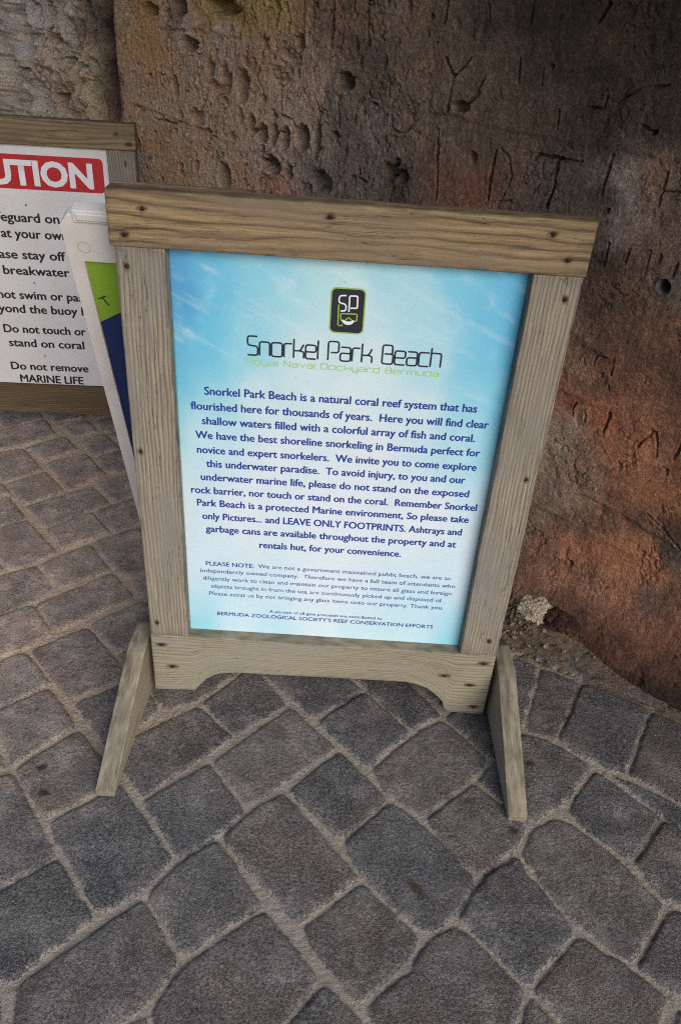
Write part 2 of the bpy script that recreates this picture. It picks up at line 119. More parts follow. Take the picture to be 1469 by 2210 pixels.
PTEXT=[["Snorkel Park Beach is a natural coral reef system that has", -0.2552, 0.2616, 0.7989], ["flourished here for thousands of years.  Here you will find clear", -0.2821, 0.2887, 0.7662], ["shallow waters filled with a colorful array of fish and coral.", -0.2619, 0.2673, 0.735], ["We have the best shoreline snorkeling in Bermuda perfect for", -0.2757, 0.282, 0.7029], ["novice and expert snorkelers.  We invite you to come explore", -0.274, 0.28, 0.6697], ["this underwater paradise.  To avoid injury, to you and our", -0.2567, 0.2624, 0.6383], ["underwater marine life, please do not stand on the exposed", -0.2686, 0.2745, 0.6062], ["rock barrier, nor touch or stand on the coral.  Remember Snorkel", -0.2896, 0.2955, 0.5738], ["Park Beach is a protected Marine environment, So please take", -0.2786, 0.2835, 0.5427], ["only Pictures... and LEAVE ONLY FOOTPRINTS. Ashtrays and", -0.2689, 0.2735, 0.5097], ["garbage cans are available throughout the property and at", -0.2627, 0.2661, 0.4772], ["rentals hut, for your convenience.", -0.1494, 0.1529, 0.443], ["PLEASE NOTE:", -0.2658, -0.1615, 0.3865], ["We are not a government maintained public beach, we are an", -0.1524, 0.2683, 0.3878], ["independently owned company.  Therefore we have a full team of attendants who", -0.2782, 0.2806, 0.3665], ["diligently work to clean and maintain our property to ensure all glass and foreign", -0.2735, 0.275, 0.3452], ["objects brought in from the sea are continuously picked up and disposed of.", -0.2571, 0.2585, 0.3235], ["Please assist us by not bringing any glass items onto our property. Thank you.", -0.2612, 0.2626, 0.3023], ["A portion of all gate proceeds are contributed to", -0.1262, 0.1287, 0.2605], ["BERMUDA ZOOLOGICAL SOCIETY\u2019S REEF CONSERVATION EFFORTS", -0.2446, 0.2464, 0.2438], ["TITLE", -0.1752, 0.1826, 0.8856], ["SUB", -0.1758, 0.1808, 0.8663]]
CTEXT=[["No lif", "eguard on", " duty", -1.075, -0.8979, 0.7502], ["Swim ", "at your ow", "n risk", -1.0825, -0.8964, 0.7006], ["Ple", "ase stay off", " the", -1.0995, -0.8934, 0.6345], ["", "breakwater", "", -1.0944, -0.8874, 0.583], ["Do ", "not swim or pa", "ss", -1.1255, -0.8687, 0.5024], ["be", "yond the buoy l", "ine", -1.1309, -0.859, 0.4547], ["", "Do not touch or", "", -1.1261, -0.8583, 0.3845], ["", "stand on coral", "", -1.1167, -0.8692, 0.3352], ["", "Do not remove", "", -1.1236, -0.8653, 0.2503], ["", "MARINE LIFE", "", -1.0996, -0.8869, 0.2039]]
NAILS=[[-0.34, 1.144], [-0.373, 1.1], [-0.034, 1.151], [0.33, 1.148], [0.363, 1.107], [-0.374, 1.046], [-0.378, 0.682], [-0.376, 0.236], [0.373, 1.04], [0.375, 0.675], [0.372, 0.243], [-0.371, 0.168], [-0.349, 0.1], [0.371, 0.172], [0.35, 0.1], [0.369, 0.027], [0.287, 0.125]]
CREVICE=1.982
STAINS=[(a,b,c,d,e,rgba(*f)) for a,b,c,d,e,f in [(-0.595, -0.229, 0.014, 0.01, 0.3, (28, 24, 22)), (-0.568, -0.292, 0.016, 0.01, 0.2, (26, 23, 21)), (0.212, -0.457, 0.03, 0.01, -1.0, (58, 44, 28)), (0.486, -0.136, 0.016, 0.009, 0.1, (34, 28, 24)), (0.425, -0.314, 0.014, 0.008, -0.5, (34, 30, 26)), (0.338, -0.248, 0.016, 0.01, 0, (58, 52, 50))]]
LG={'S': [[0.0007, 1.0103], [-0.0097, 1.0096], [-0.0123, 1.0051], [-0.0118, 0.9979], [-0.0084, 0.9959], [-0.0019, 0.9949], [0.0011, 0.9916], [0.0008, 0.9826], [-0.0081, 0.9814]], 'P': [[0.0066, 0.981], [0.0063, 1.0101], [0.0204, 1.0105], [0.0209, 0.9884], [0.0089, 0.9878]], 'tube': [[-0.0121, 0.9936], [-0.0115, 0.9541], [-0.0042, 0.9546], [-0.0038, 0.957]], 'mask': [[-0.0078, 0.9768], [0.0217, 0.9777], [0.0212, 0.9641], [0.015, 0.9637], [0.0067, 0.9707], [-0.0007, 0.9631], [-0.0064, 0.9633]], 'rect': [-0.0272, 0.9395, 0.0352, 1.0242]}
PANEL_COL=[[0.0, 0.0, 78, 150, 205], [0.1, 0.02, 96, 176, 218], [0.25, 0.03, 130, 200, 226], [0.45, 0.03, 168, 214, 228], [0.6, 0.04, 160, 210, 228], [0.8, 0.03, 120, 196, 228], [1.0, 0.02, 92, 180, 224], [0.0, 0.1, 70, 150, 205], [0.12, 0.1, 100, 186, 222], [0.3, 0.1, 150, 208, 228], [0.5, 0.1, 190, 220, 230], [0.7, 0.1, 165, 212, 230], [0.9, 0.1, 105, 188, 226], [1.0, 0.12, 84, 174, 220], [0.0, 0.2, 80, 166, 212], [0.1, 0.2, 96, 186, 222], [0.22, 0.2, 140, 204, 226], [0.4, 0.22, 196, 220, 230], [0.6, 0.22, 200, 222, 232], [0.78, 0.22, 170, 212, 230], [0.92, 0.22, 112, 192, 226], [1.0, 0.22, 92, 182, 222], [0.0, 0.3, 100, 184, 216], [0.1, 0.32, 150, 206, 226], [0.25, 0.33, 192, 218, 230], [0.5, 0.33, 206, 222, 233], [0.75, 0.32, 196, 220, 232], [0.9, 0.3, 140, 204, 228], [1.0, 0.32, 98, 186, 222], [0.0, 0.4, 130, 198, 222], [0.08, 0.42, 186, 216, 230], [0.3, 0.45, 206, 220, 233], [0.6, 0.45, 208, 221, 234], [0.9, 0.4, 176, 214, 231], [1.0, 0.42, 130, 200, 226], [0.0, 0.5, 186, 214, 230], [0.2, 0.6, 207, 219, 234], [0.5, 0.6, 210, 221, 236], [0.8, 0.6, 210, 222, 236], [1.0, 0.5, 182, 214, 232], [0.0, 0.65, 196, 216, 232], [1.0, 0.65, 200, 220, 234], [0.0, 0.8, 196, 218, 234], [0.5, 0.8, 208, 222, 237], [1.0, 0.8, 196, 219, 236], [0.0, 0.92, 168, 212, 232], [0.2, 0.95, 192, 220, 236], [0.5, 0.95, 204, 224, 238], [0.8, 0.95, 186, 218, 236], [1.0, 0.92, 165, 210, 233], [0.0, 1.0, 140, 204, 228], [0.3, 1.0, 178, 216, 234], [0.6, 1.0, 188, 219, 235], [1.0, 1.0, 130, 202, 228]]
WALL_TOP = 2.45; WALL_GAIN = 2.6; WALL_SAT = .86; PANEL_GAIN_INV = .93
BULGES = [(.20, .05, .07, .07, .025)]
FOOT_W = ([-.75, -.295, -.218, -.053, .054, .121, .2, .3, .5], [.09, .105, .117, .153, .178, .20, .20, .16, .12])
FOOT_H = ([-.75, -.3, -.1, 0, .06, .12, .2, .3, .5], [.03, .03, .034, .040, .052, .070, .085, .08, .05])
PAV_A, PAV_B, PAV_C, PAV_D = rgba(38, 40, 44), rgba(54, 53, 55), rgba(76, 73, 71), rgba(106, 100, 95)
PAV_BROWN = rgba(92, 78, 68); PAV_BLUE = rgba(52, 57, 66)
PAV_WA, PAV_WB = rgba(104, 93, 86), rgba(138, 125, 116)
PAV_LIGHT, PAV_WL, PAV_DARK, PAV_SPECK, PAV_GRIT = rgba(112, 108, 106), rgba(152, 138, 127), rgba(34, 34, 37), rgba(128, 124, 122), rgba(196, 192, 188)
SAND_A, SAND_B, SAND_W, SAND_D = rgba(142, 133, 121), rgba(176, 167, 155), rgba(206, 180, 150), rgba(92, 82, 72)
TONES = {0: .12, 1: .95, 2: .14, 3: .3, 4: .15, 5: .4, 6: .55, 8: .7, 9: .6, 37: .45, 38: .5, 39: .35, 40: .2, 41: .4, 42: .62, 43: .72, 44: .32, 45: .22, 46: .7, 47: .3, 48: .0, 49: .66, 50: .1, 51: .2, 52: .15, 53: .2, 54: .05, 55: .25, 56: .48, 57: .55, 58: .45, 59: .36, 60: .5, 61: .3, 63: .35, 64: .45, 65: .4, 66: .5, 67: .42, 68: .35, 69: .3, 70: .4}

# ---- material helpers
class NT:
    def __init__(s, name):
        s.m = bpy.data.materials.new(name); s.m.use_nodes = True; s.t = s.m.node_tree
        s.b = s.t.nodes['Principled BSDF']
    def n(s, typ, **kw):
        nd = s.t.nodes.new('ShaderNode'+typ)
        for k, v in kw.items(): setattr(nd, k, v)
        return nd
    def set(s, sock, v):
        if isinstance(v, bpy.types.NodeSocket): s.t.links.new(v, sock)
        else: sock.default_value = v
    def attr(s, name): return s.n('Attribute', attribute_name=name)
    def noise(s, vec, scale, detail=4, rough=.55, dist=0.0):
        nd = s.n('TexNoise'); s.set(nd.inputs['Vector'], vec); nd.inputs['Scale'].default_value = scale
        nd.inputs['Detail'].default_value = detail; nd.inputs['Roughness'].default_value = rough
        nd.inputs['Distortion'].default_value = dist
        return nd.outputs['Fac']
    def vor(s, vec, scale, feature='F1', out='Distance'):
        nd = s.n('TexVoronoi', feature=feature); s.set(nd.inputs['Vector'], vec); nd.inputs['Scale'].default_value = scale
        return nd.outputs[out]
    def math(s, op, a, b=0.0, c=None, clamp=False):
        nd = s.n('Math', operation=op, use_clamp=clamp); s.set(nd.inputs[0], a); s.set(nd.inputs[1], b)
        if c is not None: s.set(nd.inputs[2], c)
        return nd.outputs[0]
    def ramp(s, fac, stops, interp='LINEAR'):
        nd = s.n('ValToRGB'); s.set(nd.inputs[0], fac); cr = nd.color_ramp; cr.interpolation = interp
        while len(cr.elements) < len(stops): cr.elements.new(.5)
        for e, (p, c) in zip(cr.elements, stops):
            e.position = p; e.color = c if len(c) == 4 else (*c, 1)
        return nd.outputs[0]
    def mix(s, fac, a, b, mode='MIX'):
        nd = s.n('Mix', data_type='RGBA', blend_type=mode); s.set(nd.inputs[0], fac)
        s.set(nd.inputs[6], a); s.set(nd.inputs[7], b); return nd.outputs[2]
    def maprange(s, v, a, b, c, d):
        nd = s.n('MapRange'); s.set(nd.inputs[0], v)
        for i, k in enumerate((a, b, c, d)): s.set(nd.inputs[i+1], k)
        return nd.outputs[0]
    def mapping(s, vec, scale=(1, 1, 1), loc=(0, 0, 0)):
        nd = s.n('Mapping'); s.set(nd.inputs[0], vec); nd.inputs['Scale'].default_value = scale; nd.inputs['Location'].default_value = loc
        return nd.outputs[0]
    def bump(s, h, strength, dist, prev=None):
        nd = s.n('Bump'); s.set(nd.inputs['Height'], h); nd.inputs['Strength'].default_value = strength
        nd.inputs['Distance'].default_value = dist
        if prev is not None: s.set(nd.inputs['Normal'], prev)
        return nd.outputs[0]
    def out(s, color=None, rough=None, normal=None, spec=None):
        if color is not None: s.set(s.b.inputs['Base Color'], color)
        if rough is not None: s.set(s.b.inputs['Roughness'], rough)
        if normal is not None: s.set(s.b.inputs['Normal'], normal)
        if spec is not None: s.b.inputs['Specular IOR Level'].default_value = spec
        return s.m
def g3(v): return (v, v, v, 1)

def plain(name, col, rough=.5, spec=.4):
    n = NT(name); return n.out(color=col, rough=rough, spec=spec)

# ------------------------------------------------------------------ paved ground
def build_ground():
    def axis(a, b, st, lim):
        core = np.arange(a, b+st/2, st)
        lo, hi = [], []
        x, d = a, st
        while x > -lim: d *= 1.22; x -= d; lo.append(x)
        x, d = b, st
        while x < lim: d *= 1.22; x += d; hi.append(x)
        return np.concatenate([lo[::-1], core, hi])
    xs = axis(-1.45, 1.02, .0034, 40); ys = np.concatenate([axis(-.98, .2, .0030, 40)])
    ylo = ys[ys < .2]; yhi = axis(.2, 1.56, .0042, 40); yhi = yhi[yhi >= .2-1e-6]
    ys = np.concatenate([ylo, yhi])
    X, Y = np.meshgrid(xs, ys, indexing='ij'); nx, ny = X.shape
    wx = X + .0032*fbm(X*22, Y*22, 3, 3); wy = Y + .0032*fbm(X*22, Y*22, 3, 23)
    D = np.full(X.shape, -1.0); ID = np.full(X.shape, -1.0)
    for pi, poly in enumerate(PAVERS):
        P = np.array(poly); lo, hi = P.min(0)-.06, P.max(0)+.06
        i0, i1 = np.searchsorted(xs, [lo[0], hi[0]]); j0, j1 = np.searchsorted(ys, [lo[1], hi[1]])
        if i1 <= i0 or j1 <= j0: continue
        px, py = wx[i0:i1, j0:j1], wy[i0:i1, j0:j1]
        acc = 0.0; dmin = np.full(px.shape, 9.0); ins = np.zeros(px.shape, bool)
        for a, b in zip(P, np.roll(P, -1, 0)):
            e = b-a; L2 = e@e
            t = np.clip(((px-a[0])*e[0]+(py-a[1])*e[1])/L2, 0, 1)
            d = np.hypot(px-a[0]-t*e[0], py-a[1]-t*e[1]); dmin = np.minimum(dmin, d)
            acc = acc + np.exp(-d/.0062)
            c = ((a[1] > py) != (b[1] > py)) & (px < (b[0]-a[0])*(py-a[1])/(b[1]-a[1]+1e-12)+a[0])
            ins ^= c
        sd_ = np.where(ins, np.maximum(-.0062*np.log(acc), -.004), -dmin)
        sub = D[i0:i1, j0:j1]; m = sd_ > sub
        sub[m] = sd_[m]; ID[i0:i1, j0:j1][m] = pi
    # paving beyond the part in view: the same blocks in courses
    ca, sa = math.cos(math.radians(38)), math.sin(math.radians(38))
    U = wx*ca+wy*sa; V = -wx*sa+wy*ca
    row = np.floor(V/.152); off = (np.sin(row*12.9898)*43758.5453) % 1.0
    uu = U/.20+off; cell = np.floor(uu)
    du = (.5-np.abs(uu-cell-.5))*.20; dv = (.5-np.abs(V/.152-row-.5))*.152
    dg = -.0035*np.log(np.exp(-du/.0035)+np.exp(-dv/.0035))
    far = D < -.014
    D = np.where(far, np.minimum(dg, -D-.014), D)
    ID = np.where(far, 200+(row*31+cell*17) % 173, ID)
    h1 = lambda k: ((np.sin(ID*k)*43758.5453) % 1.0)
    r1, r2, r3 = h1(12.9898), h1(78.233), h1(39.425)
    for k, v in TONES.items(): r1 = np.where(ID == k, v, r1)
    d = D-.0006 + .0024*fbm(X*42, Y*42, 3, 41)
    t = np.clip(d/.0115, 0, 1)
    top = .0030*(r2-.5)*2 + .0016*fbm(X*9, Y*9, 3, 5) + .0008*fbm(X*70, Y*70, 3, 9) + .0006*fbm(X*180, Y*180, 2, 19)
    paver = np.where(d > 0, top-(1-t)**2.2*.0092, -.012)
    sand = -.0072 + .0050*fbm(X*6, Y*6, 3, 11) + .0030*fbm(X*38, Y*38, 3, 13) + .0020*fbm(X*140, Y*140, 2, 17)
    Z = np.maximum(paver, sand)
    joint = sstep(-.0004, .0016, sand-paver)
    # sand grains drifted on to the block edges
    drift = sstep(.30, .62, .5+.5*fbm(X*26, Y*26, 4, 51)) * sstep(.018, .0, d)
    joint = np.clip(joint + .55*drift, 0, 1)
    smooth_far = sstep(2.5, 4.5, np.hypot(X, Y))
    Z = Z*(1-smooth_far) - .002*smooth_far
    me = mesh_np('ground', np.stack([X, Y, Z], -1).reshape(-1, 3), grid_faces(nx, ny))
    attr(me, 'joint', joint.ravel(), 'FLOAT')
    attr(me, 'tone', np.stack([r1, r2, r3], -1).reshape(-1, 3), 'FLOAT_VECTOR')
    n = NT('paving'); co = n.n('TexCoord').outputs['Object']
    tone = n.n('SeparateXYZ'); n.set(tone.inputs[0], n.attr('tone').outputs['Vector'])
    # warm brown blocks towards the back left, the light there painted into their colour
    xyz = n.n('SeparateXYZ'); n.set(xyz.inputs[0], co)
    warm = n.maprange(n.math('ADD', n.math('ADD', n.math('MULTIPLY', xyz.outputs[0], -1.0), n.math('MULTIPLY', xyz.outputs[1], .9)), n.maprange(n.noise(co, 4, 4, .6), 0, 1, -.35, .35)), .05, .95, 0, 1)
    base = n.ramp(tone.outputs[0], [(0, PAV_A), (.35, PAV_B), (.7, PAV_C), (1, PAV_D)])
    basew = n.ramp(tone.outputs[1], [(0, PAV_WA), (1, PAV_WB)])
    base = n.mix(n.math('MULTIPLY', n.math('GREATER_THAN', tone.outputs[2], .55), .45), base, PAV_BROWN)
    base = n.mix(n.math('MULTIPLY', n.math('LESS_THAN', tone.outputs[2], .30), .55), base, PAV_BLUE)
    base = n.mix(warm, base, basew)
    big = n.noise(co, 11, 6, .68)
    base = n.mix(n.maprange(big, .44, .66, 0, .85), base, n.mix(warm, PAV_LIGHT, PAV_WL))
    base = n.mix(n.maprange(n.noise(co, 31, 4, .6), .50, .72, 0, .55), base, PAV_DARK)
    sp = n.noise(co, 420, 3, .75)
    sp0 = n.noise(co, 165, 4, .72)
    base = n.mix(n.maprange(sp0, .50, .66, 0, .75), base, PAV_SPECK)
    base = n.mix(n.maprange(sp0, .48, .34, 0, .85), base, PAV_DARK)
    base = n.mix(n.maprange(sp, .50, .66, 0, .8), base, PAV_SPECK)
    base = n.mix(n.maprange(sp, .47, .34, 0, .85), base, PAV_DARK)
    sp2 = n.noise(co, 900, 2, .7)
    base = n.mix(n.maprange(sp2, .64, .72, 0, .8), base, PAV_GRIT)
    # worn, dusty and damp patches on the faces of the stones; light at back left painted on
    base = n.mix(n.maprange(n.noise(n.mapping(co, (1, 1, 1), (3, 7, 1)), 13, 5, .65), .48, .70, 0, .85), base, n.mix(1.0, base, (1.75, 1.70, 1.66, 1), 'MULTIPLY'))
    base = n.mix(n.maprange(n.noise(n.mapping(co, (1, 1, 1), (9, 2, 4)), 9, 5, .65), .50, .70, 0, .8), base, n.mix(1.0, base, (.60, .61, .65, 1), 'MULTIPLY'))
    base = n.mix(n.maprange(n.noise(n.mapping(co, (1, 1, 1), (5, 5, 8)), 6, 4, .6), .50, .66, 0, .8), base, n.mix(1.0, base, (1.12, .99, .90, 1), 'MULTIPLY'))
    base = n.mix(warm, base, n.mix(1.0, base, (1.46, 1.36, 1.27, 1), 'MULTIPLY'))
    sandc = n.mix(n.noise(co, 60, 5, .7), SAND_A, SAND_B)
    sandc = n.mix(n.math('MULTIPLY', warm, .8), sandc, SAND_W)
    sandc = n.mix(n.maprange(n.noise(co, 500, 3, .7), .38, .62, .0, .6), sandc, SAND_D)
    jn = n.math('ADD', n.attr('joint').outputs['Fac'], n.maprange(n.noise(co, 190, 4, .72), .3, .7, -.45, .45))
    jm = n.maprange(jn, .35, .62, 0, 1)
    col = n.mix(jm, base, sandc)
    # two dark drips beside the left foot, an oily leaf-brown mark, one dark drip by the right foot
    for (sx, sy, rx, ry, rot, c) in STAINS:
        mp = n.n('Mapping', vector_type='TEXTURE'); n.set(mp.inputs[0], co)
        mp.inputs['Location'].default_value = (sx, sy, 0); mp.inputs['Rotation'].default_value = (0, 0, rot); mp.inputs['Scale'].default_value = (rx, ry, 1)
        ln = n.n('VectorMath', operation='LENGTH'); n.set(ln.inputs[0], mp.outputs[0])
        wob = n.math('ADD', ln.outputs['Value'], n.maprange(n.noise(co, 110, 3, .6), 0, 1, -.7, .7))
        col = n.mix(n.maprange(wob, 1.15, .45, 0, .85), col, c)
    hgt = n.math('ADD', n.math('MULTIPLY', sp, .6), n.math('MULTIPLY', n.noise(co, 150, 4, .65), .8))
    hgt = n.math('ADD', hgt, n.math('MULTIPLY', sp0, 1.1))
    nr = n.bump(hgt, 1.0, .0045)
    nr = n.bump(sp2, .35, .0012, nr)
    n.out(col, n.maprange(sp, .3, .7, .62, .9), nr, .35)
    o = add('ground', me, n.m); o['kind'] = 'structure'
    return o

# ------------------------------------------------------------------ rock wall
AL = math.radians(40)
WP0 = np.array([.726, .288, 0.0]); WT = np.array([-math.cos(AL), math.sin(AL), 0]); WN = np.array([-math.sin(AL), -math.cos(AL), 0])
def wall_disp(S, Z):
    S_cre = CREVICE
    rough = sstep(S_cre+.02, S_cre+.10, S)                              # crumbling rubble left of the crevice
    ws = S+.009*fbm(S*24, Z*16, 4, 61); wz = Z+.012*fbm(S*24, Z*16, 4, 71)
    d = .016*fbm(S*2.2, Z*2.6, 4, 1) + .007*fbm(S*9, Z*6.5, 4, 2) + .0016*fbm(S*45, Z*36, 4, 4)
    mid = sstep(.62, 1.0, S)*(1-rough)
    pit = fbm(S*30, Z*15, 4, 31)
    d = d - mid*.036*sstep(.30, .50, pit) - mid*.011*sstep(.26, .46, fbm(S*70, Z*38, 3, 33)) + mid*.0035*fbm(S*110, Z*80, 3, 35)
    d = d - (1-mid)*(1-rough)*(.0045*sstep(.3, .6, fbm(S*22, Z*14, 4, 36)) + .0022*sstep(.28, .55, fbm(S*60, Z*42, 3, 37)) - .0009*fbm(S*110, Z*80, 3, 38))
    crk = 1-np.abs(fbm(S*11+.6*fbm(S*30, Z*30, 3, 39), Z*3.2, 3, 40))*2.2
    d = d - (1-rough)*(.35+.65*mid)*.014*sstep(.90, .985, crk)*sstep(-.1, .35, fbm(S*6, Z*7, 3, 42))
    rg = ridged(S*7, Z*4.5, 5, 8)
    d = d + rough*(.075*(rg-.55) + .032*fbm(S*34, Z*18, 4, 12) + .008*fbm(S*100, Z*60, 3, 14) - .03)
    for hs, hz, rx, rz, dep in HOLES:
        m = (np.abs(S-hs) < rx*2.2) & (np.abs(Z-hz) < rz*2.2)
        if not m.any(): continue
        q = np.hypot((ws[m]-hs)/rx, (wz[m]-hz)/rz)/1.2
        d[m] -= 2.5*dep*sstep(1.08, .62, q+.26*fbm(S[m]*55, Z[m]*40, 3, 63)); d[m] += .12*dep*np.exp(-((q-1.2)/.2)**2)
    for g in GROOVES:
        pts = np.array(g[2:]); old = float(sstep(.45, .7, pts[:, 0].mean())); w, dep = g[0]*(.75+.15*old), g[1]*(1.7+1.0*old)
        lo, hi = pts.min(0)-3*w, pts.max(0)+3*w
        m = (S > lo[0]) & (S < hi[0]) & (Z > lo[1]) & (Z < hi[1])
        if not m.any(): continue
        s_, z_ = S[m]+.25*(ws[m]-S[m]), Z[m]+.25*(wz[m]-Z[m]); best = np.full(s_.shape, 9.0)
        for a, b in zip(pts[:-1], pts[1:]):
            e = b-a; t = np.clip(((s_-a[0])*e[0]+(z_-a[1])*e[1])/(e@e+1e-12), 0, 1)
            best = np.minimum(best, np.hypot(s_-a[0]-t*e[0], z_-a[1]-t*e[1]))
        nz = fbm(s_*38, z_*38, 3, 77); wv = w*(.85+1.3*nz).clip(.25)
        d[m] -= dep*np.clip(.75+1.4*fbm(s_*21, z_*21, 2, 78), .08, 1.3)*sstep(wv, wv*.3, best); d[m] += .0035*(.5+1.5*nz)*np.exp(-((best-wv*1.35)/(wv*.5))**2)
    for l in LEDGES:                                                    # bedding steps: rock below stands back
        dep = l[0]; pts = np.array(l[1:]); o = np.argsort(pts[:, 0]); ps, pz = pts[o, 0], pts[o, 1]
        zz = np.interp(S, ps, pz)+.006*fbm(S*30, S*0+dep*1000, 3, 88)
        win = sstep(ps[0]-.06, ps[0]+.02, S)*sstep(ps[-1]+.06, ps[-1]-.02, S)
        below = zz-Z
        brk = sstep(-.25, .25, fbm(S*13, Z*3+dep*700, 3, 89))
        d += win*(.25+.75*brk)*dep*(.35*np.exp(-((below+.004)/.010)**2) - .45*sstep(-.006, .006, below)*np.exp(-np.clip(below, 0, 9)/.05))
    d += (.055+.02*sstep(0, -.15, S))*sstep(.30, .02, Z)
    d -= .075*np.exp(-((S-S_cre-.006*fbm(Z*6, Z*0+3, 3, 5))/.021)**2)   # the upright crevice
    # broken foot of the wall with a pale stone in it
    for cs, cz, rs, rz, dep in BULGES:
        q = np.hypot((ws-cs)/rs, (wz-cz)/rz); lump = sstep(1.1, .2, q)
        d += lump*(dep + .010*fbm(S*70+Z*50, Z*40-S*30, 3, 21))
    return d
def blend_colour(S, Z, anchors, power=2.0, eps=.0004):
    A = np.array(anchors, float); C = lin(A[:, 2:5]); out = np.zeros(S.shape+(3,)); W = np.zeros(S.shape)
    for (s, z), c in zip(A[:, :2], C):
        w = 1.0/(((S-s)**2+(Z-z)**2)+eps)**power
        W += w; out += w[..., None]*c
    return out/W[..., None]
def build_wall():
    def axis(a, b, st, lo_, hi_):
        core = np.arange(a, b+st/2, st); lo, hi = [], []
        x, d = a, st
        while x > lo_: d *= 1.25; x -= d; lo.append(x)
        x, d = b, st
        while x < hi_: d *= 1.25; x += d; hi.append(x)
        return np.concatenate([lo[::-1], core, hi])
    ss = axis(-.30, 2.45, .0027, -.75, 3.6); zs = axis(-.02, 1.47, .0027, -.08, WALL_TOP)
    S, Z = np.meshgrid(ss, zs, indexing='ij'); d = wall_disp(S, Z)
    co = WP0+S[..., None]*WT+d[..., None]*WN; co[..., 2] = Z
    me = mesh_np('rock_wall', co.reshape(-1, 3), grid_faces(*S.shape, flip=False))
    # rock colours, lichens, soot, iron stains and painted upper-right shade; each patch with its own ragged outline
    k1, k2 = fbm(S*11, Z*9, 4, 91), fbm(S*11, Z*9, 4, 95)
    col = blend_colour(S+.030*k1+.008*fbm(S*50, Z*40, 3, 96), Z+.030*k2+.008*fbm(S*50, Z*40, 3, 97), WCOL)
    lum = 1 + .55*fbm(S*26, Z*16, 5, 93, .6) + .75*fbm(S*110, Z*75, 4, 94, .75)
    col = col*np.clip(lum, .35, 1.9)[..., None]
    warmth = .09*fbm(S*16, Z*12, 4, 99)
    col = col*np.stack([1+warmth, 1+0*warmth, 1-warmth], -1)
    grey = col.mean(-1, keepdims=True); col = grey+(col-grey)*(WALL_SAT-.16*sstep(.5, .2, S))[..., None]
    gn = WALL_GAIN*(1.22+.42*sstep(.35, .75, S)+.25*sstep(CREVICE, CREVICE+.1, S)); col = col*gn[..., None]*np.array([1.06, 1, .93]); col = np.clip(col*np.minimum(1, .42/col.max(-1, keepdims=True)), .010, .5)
    attr(me, 'mineral_shade', np.concatenate([col, np.ones(S.shape+(1,))], -1).reshape(-1, 4), 'FLOAT_COLOR')
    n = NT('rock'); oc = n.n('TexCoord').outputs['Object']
    c = n.attr('mineral_shade').outputs['Color']
    f1 = n.noise(oc, 210, 4, .7); f2 = n.noise(oc, 60, 5, .65)
    c = n.mix(n.maprange(f1, .62, .40, .0, .75), c, n.mix(1.0, c, g3(.34), 'MULTIPLY'))
    c = n.mix(n.maprange(f2, .52, .70, 0, .5), c, n.mix(1.0, c, (1.9, 1.85, 1.8, 1), 'MULTIPLY'))
    c = n.mix(n.maprange(n.noise(oc, 430, 2, .7), .60, .70, 0, .5), c, n.mix(1.0, c, (2.4, 2.35, 2.3, 1), 'MULTIPLY'))
    nr = n.bump(n.math('ADD', f1, n.math('MULTIPLY', f2, 1.2)), .75, .006)
    nr = n.bump(n.noise(oc, 620, 2, .7), .4, .0015, nr)
    n.out(c, .88, nr, .25)
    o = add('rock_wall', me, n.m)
    o['label'] = 'rough brown rock wall with carved letters and pitted holes behind the wooden signs'; o['category'] = 'wall'
    if (o.data.polygons[0].normal.dot(Vector(WN))) < 0: o.data.flip_normals()
    # mortar footing between wall and paving
    fs = np.arange(-.75, .62, .004); ft = np.linspace(0, 1, 44)
    FS, FT = np.meshgrid(fs, ft, indexing='ij')
    wid = np.interp(FS, *FOOT_W); hig = np.interp(FS, *FOOT_H)
    wid = wid*(1+.16*fbm(FS*11, FS*0, 5, 3, .7)); hig = hig*(1+.25*fbm(FS*7, FS*0+4, 3, 6))
    dd = .02-FT*(wid+.02)
    hh = hig*(1-FT)**1.15 + .006*fbm(FS*18, FT*4, 4, 15) + .003*fbm(FS*70, FT*12, 3, 16) - .006*FT - .007*sstep(.25, .55, fbm(FS*34, FT*6, 3, 44))
    hh = np.where(FT > .985, -.012, hh)
    base = WP0+FS[..., None]*WT-dd[..., None]*WN; base[..., 2] = hh
    me2 = mesh_np('mortar_footing', base.reshape(-1, 3), grid_faces(*FS.shape))
    n = NT('mortar'); oc = n.n('TexCoord').outputs['Object']
    f1, f2 = n.noise(oc, 30, 5, .65), n.noise(oc, 260, 3, .7)
    c = n.ramp(f1, [(.25, rgba(78, 66, 56)), (.5, rgba(112, 97, 83)), (.75, rgba(140, 124, 108))])
    c = n.mix(n.maprange(f2, .62, .36, 0, .65), c, rgba(66, 56, 48))
    c = n.mix(n.maprange(n.vor(oc, 55), .20, .12, 0, .8), c, rgba(58, 54, 52))
    n.out(c, .92, n.bump(n.math('ADD', f1, f2), .8, .006), .2)
    m2 = add('mortar_footing', me2, n.m, o)
    if me2.polygons[5].normal.z < 0: me2.flip_normals()
    # pale limestone broken out at the foot of the wall, with a red crust beside it
    for nm, (cs, cz, co_), (rs, rz, ro), cols, sd in (('pale_stone', (.155, .060, .052), (.056, .036, .054), ((188, 172, 152), (226, 212, 192), (140, 116, 98)), 400),
                                                    ('red_crust', (.080, .066, .052), (.056, .024, .046), ((62, 46, 38), (112, 72, 56), (44, 38, 36)), 410)):
        bm = bmesh.new(); bmesh.ops.create_icosphere(bm, subdivisions=6, radius=1)
        P = np.array([v.co for v in bm.verts]); a, b, c_ = P[:, 0], P[:, 1], P[:, 2]
        r = 1+.30*fbm(a*2.1+5, c_*2.1+b*1.7, 4, sd)+.16*fbm(a*7+b*4, c_*7-b*3, 4, sd+1)-.10*sstep(.1, .5, fbm(a*3+c_*9, c_*3-a*2+b*3, 3, sd+2))
